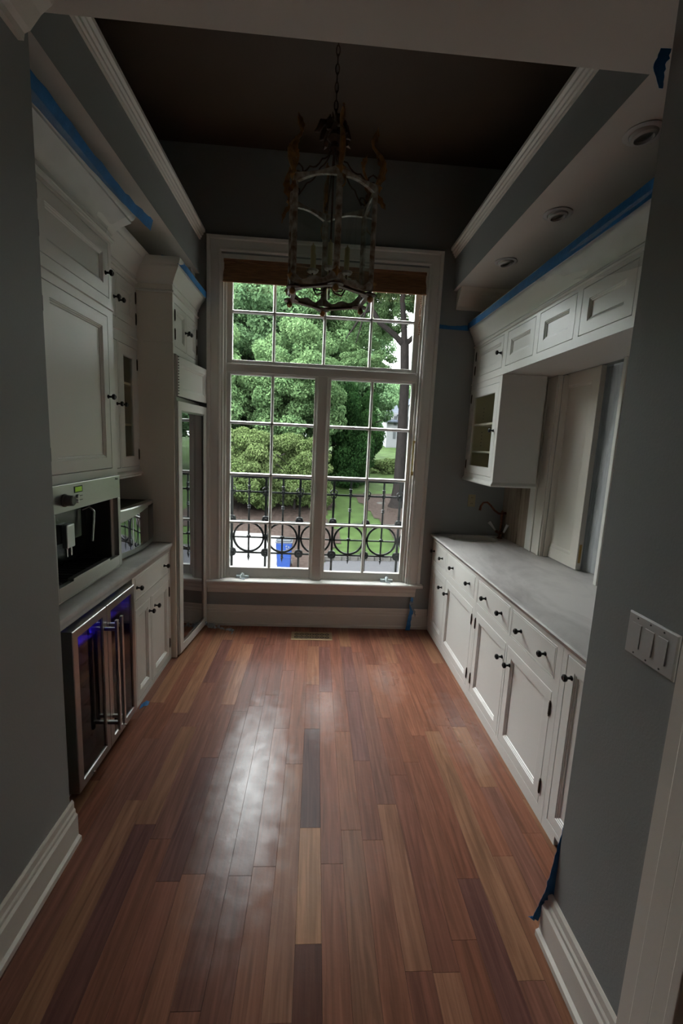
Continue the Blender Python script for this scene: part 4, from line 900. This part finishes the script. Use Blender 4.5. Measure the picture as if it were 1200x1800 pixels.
    for k in range(13):
        s_ = k / 12; p = hub.lerp(e, s_); p.z = hub.z + (e.z - hub.z) * (s_ ** .55) - .018 * abs(math.sin(math.pi * 3 * s_)); pts.append(p)
    B().tube(pts, .0045, 6).build('rod', M['rust'], lan, smooth=True)
    # glass
    g0, g1 = lp(i, 0, LR - .004), lp(i + 1, 0, LR - .004); b = B()
    b.add([(g0.x, g0.y, LZ + .05), (g1.x, g1.y, LZ + .05), (g1.x, g1.y, ZT - .03), (g0.x, g0.y, ZT - .03)] + [(g0.x - nrm.x * .003, g0.y - nrm.y * .003, LZ + .05), (g1.x - nrm.x * .003, g1.y - nrm.y * .003, LZ + .05), (g1.x - nrm.x * .003, g1.y - nrm.y * .003, ZT - .03), (g0.x - nrm.x * .003, g0.y - nrm.y * .003, ZT - .03)],
          [(0, 1, 2, 3), (4, 5, 6, 7), (0, 1, 5, 4), (1, 2, 6, 5), (2, 3, 7, 6), (3, 0, 4, 7)]); b.build('glass_panel', M['lampglass'], lan)
hz = ZT + .30
B().lathe([(.010, -.10), (.030, -.07), (.022, -.04), (.045, -.015), (.028, .01), (.016, .03), (.024, .05), (.010, .075)], (LCX, LCY, hz), (0, 0, 1), 16).build('hub', M['rust'], lan, smooth=True)
b = B()
for k in range(9):
    a = 2 * math.pi * k / 9; L1 = .10 if k % 2 else .075; dr = Vector((math.cos(a), math.sin(a), 0)); c0 = Vector((LCX, LCY, hz + .015))
    pts = [c0 + dr * .01, c0 + dr * L1 * .4 + Vector((0, 0, .04)), c0 + dr * L1 * .8 + Vector((0, 0, .028)), c0 + dr * L1 * 1.05 + Vector((0, 0, -.02)), c0 + dr * L1 * 1.25 + Vector((0, 0, -.03))]
    b.tube(pts, [.006, .016, .020, .014, .003], 6)
    b.tube([c0 + Vector((0, 0, .0)), c0 + dr * .028 + Vector((0, 0, .05)), c0 + dr * .035 + Vector((0, 0, .085))], [.008, .011, .002], 6)
b.build('crown_leaf', M['rust'], lan, smooth=True)
B().tube([(LCX, LCY, hz - .09), (LCX, LCY, LZ + .10)], .006, 8).lathe([(.004, 0), (.03, .01), (.035, .02), (.012, .035)], (LCX, LCY, LZ + .085), (0, 0, 1), 16).build('stem', M['rust'], lan, smooth=True)
for k in range(6):
    a = 2 * math.pi * k / 6 + .5; dr = Vector((math.cos(a), math.sin(a), 0)); c0 = Vector((LCX, LCY, LZ + .10)); e = c0 + dr * .115
    b = B(); b.tube([c0, c0 + dr * .04 + Vector((0, 0, -.06)), c0 + dr * .09 + Vector((0, 0, -.065)), e + Vector((0, 0, -.02)), e + Vector((0, 0, .02))], .0055, 8)
    arm = b.build('candle_arm', M['rust'], lan, smooth=True)
    B().lathe([(.008, 0), (.030, .006), (.036, .018), (.034, .018), (.010, .010)], e + Vector((0, 0, .02)), (0, 0, 1), 14, cap=False).build('drip_pan', M['distress'], arm, smooth=True)
    B().lathe([(.0145, 0), (.0145, .135), (.012, .14), (.004, .141), (.004, .155)], e + Vector((0, 0, .03)), (0, 0, 1), 12).build('candle', M['wax'], arm, smooth=True)
# chain
zc = hz + .085; k = 0
ch = B().lathe([(.05, 0), (.048, -.008), (.02, -.02), (.006, -.03)], (LCX, LCY, 4.08), (0, 0, 1), 18).build('ceiling_canopy', M['rust'], lan)
cm = None
while zc < 4.05:
    if cm is None or True:
        b = B(); q = 14; ax = (k % 2); pts = []
        for j in range(q + 1):
            a = 2 * math.pi * j / q; u, w_ = .0105 * math.cos(a), .027 * math.sin(a); pts.append((LCX + (u if ax else 0), LCY + (0 if ax else u), zc + .022 + w_))
        b.tube(pts, .0032, 6, cap=False); b.build('chain_link', M['rust'], lan, smooth=True)
    zc += .0455; k += 1

# ================================================================ OUTSIDE
YR = 4.36
rl = thing('balcony_railing', (.02, YR, .42), 'black wrought iron railing with rings outside the window', 'railing')
posts = [-.806 + .3318 * i for i in range(-1, 7)]
mids = [p + .1659 for p in posts[:-1]]
for z, hgt in ((1.388, .014), (1.242, .012), (.953, .012), (.788, .010), (.632, .012)):
    B().box(posts[0], posts[-1], YR - .010, YR + .010, z - hgt, z + hgt * .3).build('rail', M['ironrail'], rl)
for x in posts:
    p = B().box(x - .011, x + .011, YR - .011, YR + .011, .438, 1.385).build('post', M['ironrail'], rl)
    for z, r in ((.632, .046), (.968, .040)):
        B().lathe([(r * .6, -.018), (r, -.012), (r, .012), (r * .85, .018), (r * .5, .018), (r * .4, .024), (.001, .026)], (x, YR, z), (0, -1, 0), 8).build('rosette', M['ironrail'], p)
    b = B()
    for sx in (-1, 1):
        b.tube([(x, YR, 1.285), (x + sx * .02, YR, 1.285), (x + sx * .034, YR, 1.268), (x + sx * .030, YR, 1.25), (x + sx * .018, YR, 1.25)], .006, 6); b.tube([(x, YR, 1.20), (x + sx * .02, YR, 1.21), (x + sx * .026, YR, 1.228)], .006, 6)
    b.ball((x, YR, 1.243), .020, 8); b.build('clasp', M['ironrail'], p)
for x in mids:
    p = B().lathe([(.009, .56), (.009, .79), (.020, .79), (.020, .80), (.009, .81), (.009, 1.07), (.018, 1.08), (.010, 1.09), (.018, 1.10), (.009, 1.11), (.009, 1.215), (.014, 1.22), (.018, 1.235), (.018, 1.25), (.012, 1.262), (.017, 1.30), (.010, 1.305), (.010, 1.385)], (x, YR, 0), (0, 0, 1), 8).build('baluster', M['ironrail'], rl)
    B().lathe([(.001, .535), (.010, .575), (.017, .585), (.010, .592), (.014, .605), (.009, .61)], (x, YR, 0), (0, 0, 1), 8).build('finial', M['ironrail'], p)
    q = 32; b = B()
    vs = []
    for j in range(q):
        a = 2 * math.pi * j / q
        for rr, yy in ((.155, -.010), (.155, .010), (.137, .010), (.137, -.010)): vs.append((x + rr * math.cos(a), YR + yy, .788 + rr * math.sin(a)))
    b.add(vs, [(j * 4 + a, j * 4 + (a + 1) % 4, ((j + 1) % q) * 4 + (a + 1) % 4, ((j + 1) % q) * 4 + a) for j in range(q) for a in range(4)]); b.build('ring', M['ironrail'], rl, smooth=True)
b = B(); b.box(-1.3, 1.4, YW + .16, YR + .06, .38, .437)
ld = tag(b.build('window_ledge', M['stone'], None), 'grey stone ledge outside the window below the railing', 'ledge')

def gz(x, y): return -2.7 + max(0, min(y - 19, 45)) * .1 + .06 * math.sin(x * .9 + y * .5) * min(1, max(0, y - 19) / 4)
def patch(name, fn, x0, x1, y0, y1, step, m, dz=.012):
    nx, ny = int((x1 - x0) / step), int((y1 - y0) / step); vs = []; idx = {}; fs = []
    for i in range(nx):
        for j in range(ny):
            cx_, cy_ = x0 + (i + .5) * step, y0 + (j + .5) * step
            if not fn(cx_, cy_): continue
            q = []
            for di, dj in ((0, 0), (1, 0), (1, 1), (0, 1)):
                k = (i + di, j + dj)
                if k not in idx: idx[k] = len(vs); X, Y = x0 + k[0] * step, y0 + k[1] * step; vs.append((X, Y, gz(X, Y) + dz))
                q.append(idx[k])
            fs.append(tuple(q))
    b = B(); b.add(vs, fs); return struct(b.build(name, m, None, smooth=True))
def is_asph(x, y): return y < 16.3 + .25 * math.sin(x * .4) and x > .2 or y < 13.5
def is_drive(x, y): return not is_asph(x, y) and x < -1.1 and y < 20.6 - .9 * (x + 4) * .28 and (y < 17.6 or x < -1.4) or (x <= .2 and y < 15.0)
def is_mulch(x, y):
    if is_asph(x, y) or is_drive(x, y): return False
    if y < 28 and x < .95 + .35 * math.sin(y) + max(0, (19 - y)) * .12: return True
    return x > 2.9 + .25 * (y - 27) * (-.55) and y > 20.3 and y < 30 and x < 9
patch('ground_asphalt', is_asph, -14, 16, 4.6, 19, .5, M['asphalt'])
patch('ground_driveway', is_drive, -16, 2, 12, 24, .25, M['drive'])
patch('ground_mulch', is_mulch, -14, 10, 13, 32, .25, M['mulch'])
patch('ground_lawn', lambda x, y: True, -45, 55, 4.5, 100, .5, M['lawn'], -.02)
# granite block kerb
kb = thing('kerb', (3, 16.5, -2.7), 'row of granite kerb blocks between the road and lawn', 'kerb')
bk = None
for i in range(34):
    x = .3 + i * .32; y = 16.38 + .25 * math.sin(x * .4)
    if bk is None:
        bk = B().box(-.15, .15, -.09, .09, -.12, .12).build('stone_block', M['curb'], kb, bevel=.015, loc=(0, 0, 0)); bk.location = Vector((x, y, -2.66)) - W['kerb']
    else:
        o = bpy.data.objects.new('stone_block', bk.data); C.objects.link(o); o.parent = kb; o.location = Vector((x, y, -2.66 + .01 * math.sin(i * 7))) - W['kerb']; o.rotation_euler[2] = .04 * math.sin(i * 3)
# recycling bin
t = thing('recycling_bin', (-1.0, 15.35, -2.7), 'blue wheeled recycling bin with a dark lid standing on the driveway', 'bin')
BX, BY, BZ = -1.0, 15.35, -2.7
b = B(); b.add([(BX - .22, BY - .26, BZ + .03), (BX + .22, BY - .26, BZ + .03), (BX + .22, BY + .22, BZ + .03), (BX - .22, BY + .22, BZ + .03), (BX - .28, BY - .34, BZ + .95), (BX + .28, BY - .34, BZ + .95), (BX + .28, BY + .36, BZ + .95), (BX - .28, BY + .36, BZ + .95)], [(0, 1, 2, 3), (0, 1, 5, 4), (1, 2, 6, 5), (2, 3, 7, 6), (3, 0, 4, 7), (4, 5, 6, 7)])
body = b.build('body', M['bluebin'], t, bevel=.03)
b = B()
for z in (.42, .60): b.box(BX - .02, BX + .24, BY - .325 - (z - .5) * .02, BY - .29, BZ + z, BZ + z + .025)
b.build('rib', M['bluebin'], body)
b = B(); b.box(BX - .30, BX + .30, BY - .37, BY + .38, BZ + .95, BZ + .985); b.box(BX - .24, BX + .24, BY - .30, BY + .30, BZ + .985, BZ + 1.03); b.build('lid', M['binlid'], t, bevel=.02)
for sx in (-1, 1): B().lathe([(.02, -.025), (.10, -.025), (.11, 0), (.10, .025), (.02, .025)], (BX + sx * .25, BY + .22, BZ + .11), (1, 0, 0), 16).build('wheel', M['blackmat'], t)
b = B()   # white recycling mark: three chasing arrows
for k in range(3):
    a = math.pi / 2 + k * 2 * math.pi / 3; c_ = (BX + .12, BY - .345, BZ + .80)
    P = lambda ang, r: (c_[0] + r * math.cos(ang), c_[1], c_[2] + r * math.sin(ang))
    b.add([P(a, .045), P(a, .07), P(a + .75, .07), P(a + .75, .045)] + [P(a + .75, .085), P(a + 1.5, .055), P(a + .75, .03)], [(0, 1, 2, 3), (4, 5, 6)])
o = b.build('recycling_mark', M['white'], body); o['label'] = 'white recycling arrows symbol'
# distant house
HX, HY = 13.2, 60; hb = gz(HX, HY)
t = thing('house', (HX, HY, hb), 'distant white clapboard house with grey roof seen between the trees', 'house')
b = B(); b.box(9.3, 18.5, 60, 68, hb - .3, 6.0); b.add([(11.0, 60, 6.0), (18.5, 60, 6.0), (14.75, 60, 9.6), (11.0, 68, 6.0), (18.5, 68, 6.0), (14.75, 68, 9.6)], [(0, 1, 2), (3, 4, 5), (0, 1, 4, 3), (0, 2, 5, 3), (1, 2, 5, 4)])
wl = b.build('wall', M['siding'], t)
b = B()
for k in range(28): b.box(9.28, 18.52, 59.97, 60.0, hb + k * .18, hb + k * .18 + .02)
o = b.build('clapboard', M['siding'], wl); o['kind'] = 'stuff'
b = B()
for sx in (-1, 1):
    x0 = 14.75; x1 = 14.75 + sx * 4.2
    b.add([(x0, 59.6, 9.8), (x1, 59.6, 5.75), (x1, 68.4, 5.75), (x0, 68.4, 9.8), (x0, 59.6, 9.6), (x1, 59.6, 5.55), (x1, 68.4, 5.55), (x0, 68.4, 9.6)], [(0, 1, 2, 3), (4, 5, 6, 7), (0, 1, 5, 4), (1, 2, 6, 5), (2, 3, 7, 6), (3, 0, 4, 7)])
b.add([(7.6, 59.5, 4.9), (11.2, 59.5, 4.9), (11.2, 64, 7.4), (8.8, 64, 7.4), (7.6, 59.5, 4.75), (11.2, 59.5, 4.75)], [(0, 1, 2, 3), (0, 1, 5, 4)])
b.build('roof', M['slate'], t)
for x in (10.6, 12.2, 14.0, 15.8):
    for z in (2.6, 4.4):
        f = B().box(x, x + .8, 59.94, 59.99, z, z + 1.2).build('window', M['siding'], t)
        B().box(x + .08, x + .72, 59.92, 59.945, z + .08, z + 1.12).build('pane', M['shutter'], f)
        b = B(); b.box(x - .42, x - .04, 59.95, 59.99, z, z + 1.2); b.box(x + .84, x + 1.22, 59.95, 59.99, z, z + 1.2); b.build('shutter', M['shutter'], f)

# ---------------------------------------------------------------- foliage
def leaf_cloud(name, seed, clusters, n, size, m, drop=.35):
    """n leaves (two triangles each) on shells of the clusters = [(x,y,z,r)]; leaves lie loosely along the shell"""
    r = np.random.RandomState(seed); cl = np.array(clusters); wgt = cl[:, 3] ** 2; ci = r.choice(len(cl), n, p=wgt / wgt.sum())
    d = r.normal(size=(n, 3)); d /= np.linalg.norm(d, axis=1)[:, None]; rad = cl[ci, 3] * (0.55 + .5 * r.rand(n) ** .5)
    c = cl[ci, :3] + d * rad[:, None] * np.array([1, 1, .72])
    nrm = d * .7 + np.array([0, 0, .8]) + r.normal(size=(n, 3)) * .55; nrm /= np.linalg.norm(nrm, axis=1)[:, None]
    t = np.cross(nrm, r.normal(size=(n, 3))); t /= np.linalg.norm(t, axis=1)[:, None]; t[:, 2] -= drop; bt = np.cross(nrm, t)
    s = size * (.6 + .8 * r.rand(n))[:, None]
    v = np.empty((n, 4, 3)); v[:, 0] = c - t * s * .5; v[:, 1] = c + bt * s * .3 + nrm * s * .08; v[:, 2] = c + t * s * .5; v[:, 3] = c - bt * s * .3 + nrm * s * .08
    me = bpy.data.meshes.new(name); me.vertices.add(n * 4); me.vertices.foreach_set('co', v.reshape(-1))
    me.loops.add(n * 4); me.loops.foreach_set('vertex_index', np.arange(n * 4)); me.polygons.add(n); me.polygons.foreach_set('loop_start', np.arange(n) * 4)
    me.update(calc_edges=True); me.materials.append(m); return me
def crown_clusters(seed, rx, rz, k, cr):
    r = random.Random(seed); out_ = []
    for _ in range(k):
        a, b_, c_ = r.gauss(0, 1), r.gauss(0, 1), r.gauss(0, 1); l = math.sqrt(a * a + b_ * b_ + c_ * c_); q = r.random() ** .4
        out_.append((a / l * rx * q, b_ / l * rx * q, c_ / l * rz * q, cr * r.uniform(.7, 1.3)))
    return out_
LM = {
    'big': leaf_cloud('foliage', 1, crown_clusters(1, 3.6, 4.2, 120, .8), 95000, .165, M['leafA']),
    'big2': leaf_cloud('foliage', 2, crown_clusters(2, 3.8, 3.6, 120, .8), 85000, .18, M['leafD']),
    'dark': leaf_cloud('foliage', 3, crown_clusters(3, 2.35, 2.9, 100, .65), 60000, .14, M['leafB']),
    'shrub': leaf_cloud('foliage', 4, crown_clusters(4, 1.9, 2.1, 110, .45), 60000, .12, M['leafC']),
    'airy': leaf_cloud('foliage', 5, crown_clusters(5, 3.2, 2.6, 60, .6), 30000, .16, M['leafA']),
    'low': leaf_cloud('foliage', 6, crown_clusters(6, 1.5, .8, 36, .5), 16000, .13, M['leafC']),
}
def tree(kind, x, y, zc, s, label, cat='tree', trunk=.2, rot=0, group=None, name='leafy_tree', boughs=None, tx=0):
    g0 = gz(x, y); t = thing(name, (x, y, g0), label, cat, group)
    o = bpy.data.objects.new('foliage', LM[kind]); C.objects.link(o); o.parent = t; o.location = Vector((tx, 0, zc)) - Vector((0, 0, g0)); o.scale = s if isinstance(s, tuple) else (s, s, s); o.rotation_euler[2] = rot; o['kind'] = 'stuff'
    if trunk:
        b = B(); b.tube([(x, y, g0 - .2), (x + .02, y, g0 + .35), (x, y, (g0 + zc) / 2), (x + tx * .6, y, zc)], [trunk * 1.8, trunk * 1.1, trunk, trunk * .6], 10)
        b.build('trunk', M['bark'], t, smooth=True)
        r = random.Random(int(x * 10 + y)); b = B()
        for k in range(5):
            a = r.uniform(0, 6.28); z0 = zc - 1.2 + .5 * k
            b.tube([(x + tx * .6, y, z0), (x + tx + math.cos(a) * 1.2, y + math.sin(a) * 1.2, z0 + .8), (x + tx + math.cos(a) * 2.2, y + math.sin(a) * 2.2, z0 + 1.2)], [trunk * .5, trunk * .3, .03], 6)
        b.build('branch', M['bark'], t, smooth=True)
    return t
# shrubs along the mulch bed
for i, (x, y, zc, s, rot, lab) in enumerate([(-6.3, 25.2, .0, (1.1, 1, 1.15), 2.1, 'pale green tall shrub at the far left end of the mulch bed'), (-3.6, 24.6, .05, (1.0, 1, 1.12), 0, 'pale green tall shrub, left one above the driveway'), (-1.15, 25.2, .0, (.8, 1, 1.05), 1.2, 'pale green shrub between the driveway and lawn')]):
    tree('shrub', x, y, zc, s, lab, 'shrub', .06, rot, 'pale shrubs along the mulch bed', 'leafy_shrub')
tree('low', .2, 25.5, -1.3, (.7, .7, 1.1), 'low pale green shrub at the edge of the lawn', 'shrub', 0, .4, None, 'leafy_shrub')
# dark tree right of the mullion
tree('dark', 2.55, 33, 2.0, (.84, 1, 1.35), 'dense dark green tree behind the lawn, right of the window mullion', 'tree', .22, .3)
# the maple with big leaves behind the shrubs
tree('big', -1.6, 31, 5.0, (.95, .9, 1.0), 'bright green maple rising behind the pale shrubs', 'tree', .2, .9)
tree('big', -7.8, 30, 4.0, (1, 1, 1.2), 'bright green tree at the far left beyond the shrubs', 'tree', .22, 2.4)
tree('dark', -4.9, 34, 2.2, (1.1, 1, 1.3), 'shadowy tree with its bare trunk showing, left of the maple', 'tree', .24, 1.9)
k = 0
far = [(-15, 46, 3.5, 'big2', 1.1), (-8.5, 42, 7.5, 'big2', 1.4), (-3.0, 42, 9.0, 'big', 1.35), (2.2, 42, 6.2, 'big2', 1.2), (-5.5, 37, 12.0, 'big2', 1.25), (-.2, 38, 12.2, 'big', 1.05), (-2.5, 44, 17, 'big2', 1.5), (-9, 50, 13, 'big', 1.2), (3.2, 48, 5.0, 'big2', .9), (9.5, 75, 9, 'big2', 1.3), (16, 80, 8, 'big2', 1.8), (22, 62, 7, 'big', 1.6), (-12.5, 22, 3.5, 'big', 1.1), (-19, 21, 4.5, 'big2', 1.35), (-27, 25, 5.5, 'big', 1.6), (-18, 31, 5.5, 'big2', 1.5), (-14.5, 15.5, 2.6, 'big2', 1.15), (-22, 13, 3.5, 'big', 1.3), (26, 45, 7, 'big2', 1.5), (3.5, 52, 13.5, 'big2', 1.1), (9.5, 12.5, 9.5, 'big2', 1.35), (8.5, 16, 14.5, 'big', 1.3), (17, 22, 7, 'big', 1.5), (10.5, 9, 3, 'big2', 1.0), (16.5, 36, 8, 'big2', 1.5), (13, 20, 11, 'big', 1.2), (27, 28, 9, 'big2', 1.7)]  # off-view trees to either side are mostly added to block sky light
names = {1: 'hazy green tree filling the far left edge of the window view', 2: 'green tree low behind the maple, left of the window mullion', 3: 'green tree behind the dark one, just right of the window mullion', 4: 'high tree crown at the top left of the transom window',
         5: 'tree crown high behind the maple, in the middle of the transom', 6: 'tallest distant tree crown above the transom centre', 7: 'tall distant tree rising behind all others at upper left', 8: 'distant tree standing between the dark tree and the white house', 9: 'hazy tree far beyond the white house', 19: 'distant tree crown behind the forked trunk, high at right'}
for x, y, zc, kd, s in far:
    lab = names.get(k, 'leafy green tree outside the view through the window, most of these added to block sky light')
    tree(kd, x, y, zc, (s, s, s * 1.1), lab, 'tree', .3, (k + 1) * 1.3, 'trees of the surrounding garden'); k += 1

# the big trunk at the right with its fork
TX_, TY_ = 5.05, 26.8; g0 = gz(TX_, TY_)
t = thing('leafy_tree', (TX_, TY_, g0), 'large old tree with thick grey trunk forking high at the right of the window view', 'tree')
B().tube([(TX_ - .02, TY_, g0 - .2), (TX_, TY_, g0 + .3), (TX_ + .05, TY_, g0 + 1.2), (TX_ + .05, TY_, 2.5), (TX_ + .0, TY_, 5.5), (TX_ - .15, TY_, 7.6)], [.62, .42, .34, .30, .27, .25], 14).build('trunk', M['bark'], t, smooth=True)
for pts, rs in (([(TX_ - .15, TY_, 7.5), (TX_ - .8, TY_, 8.1), (TX_ - 1.7, TY_, 8.7), (TX_ - 2.2, TY_ - .1, 9.4), (TX_ - 2.5, TY_, 10.2), (TX_ - 2.3, TY_, 11.5)], [.2, .16, .14, .12, .09, .05]),
                ([(TX_ - .15, TY_, 7.4), (TX_ - .25, TY_, 8.6), (TX_ - .45, TY_, 10.0), (TX_ - .3, TY_, 12.5)], [.22, .17, .15, .08]),
                ([(TX_ - .1, TY_, 7.6), (TX_ + .6, TY_, 8.3), (TX_ + 1.3, TY_, 9.6)], [.16, .12, .06]),
                ([(TX_ - 2.2, TY_, 9.4), (TX_ - 2.7, TY_, 9.1), (TX_ - 3.2, TY_, 8.3), (TX_ - 3.6, TY_, 7.7)], [.08, .06, .05, .02]),
                ([(TX_ - 2.4, TY_, 9.6), (TX_ - 2.7, TY_ - .1, 8.7), (TX_ - 3.0, TY_, 7.5)], [.07, .05, .02])):
    B().tube(pts, rs, 8).build('branch', M['bark'], t, smooth=True)
for dx, dy, z, s, rot in ((-.5, .6, 13.2, (.9, .9, .8), 0), (-3.1, 1.2, 11.6, (.8, .8, .7), 1.0), (-2.2, 1.4, 6.6, (.6, .5, .4), 2.2), (2.5, .8, 11.0, (.8, .8, .9), 3.0), (1.5, -3.5, 17.5, (1.5, 1.5, 1.2), 2.0), (-3.0, -2.0, 18.0, (1.3, 1.3, 1.0), 5.0), (-.6, 1.8, 10.2, (.5, .5, .6), 4.0), (-1.9, 2.5, 9.0, (.45, .5, .5), 5.0)):  # the two highest crowns are added above the view to block steep sky light
    o = bpy.data.objects.new('foliage', LM['airy']); C.objects.link(o); o.parent = t; o.location = (dx, dy, z - g0); o.scale = s; o.rotation_euler[2] = rot; o['kind'] = 'stuff'
tree('low', 6.8, 40, -.6, (1.6, 1, 1.2), 'low sunny green shrub on the lawn in front of the house', 'shrub', 0, .4, None, 'leafy_shrub')
for x, z, r_ in ((4.2, 27.6, .28), (5.9, 25.6, .35)):
    o = B().ball((x, z, gz(x, z) + .05), r_, 10).build('rock', M['curb'], None, smooth=True); o.scale = (1.3, 1, .55); tag(o, 'grey rock on the mulch near the big trunk, ' + ('left of it' if x < 5 else 'in front of it'), 'rock')

for p in protos: bpy.data.objects.remove(p)
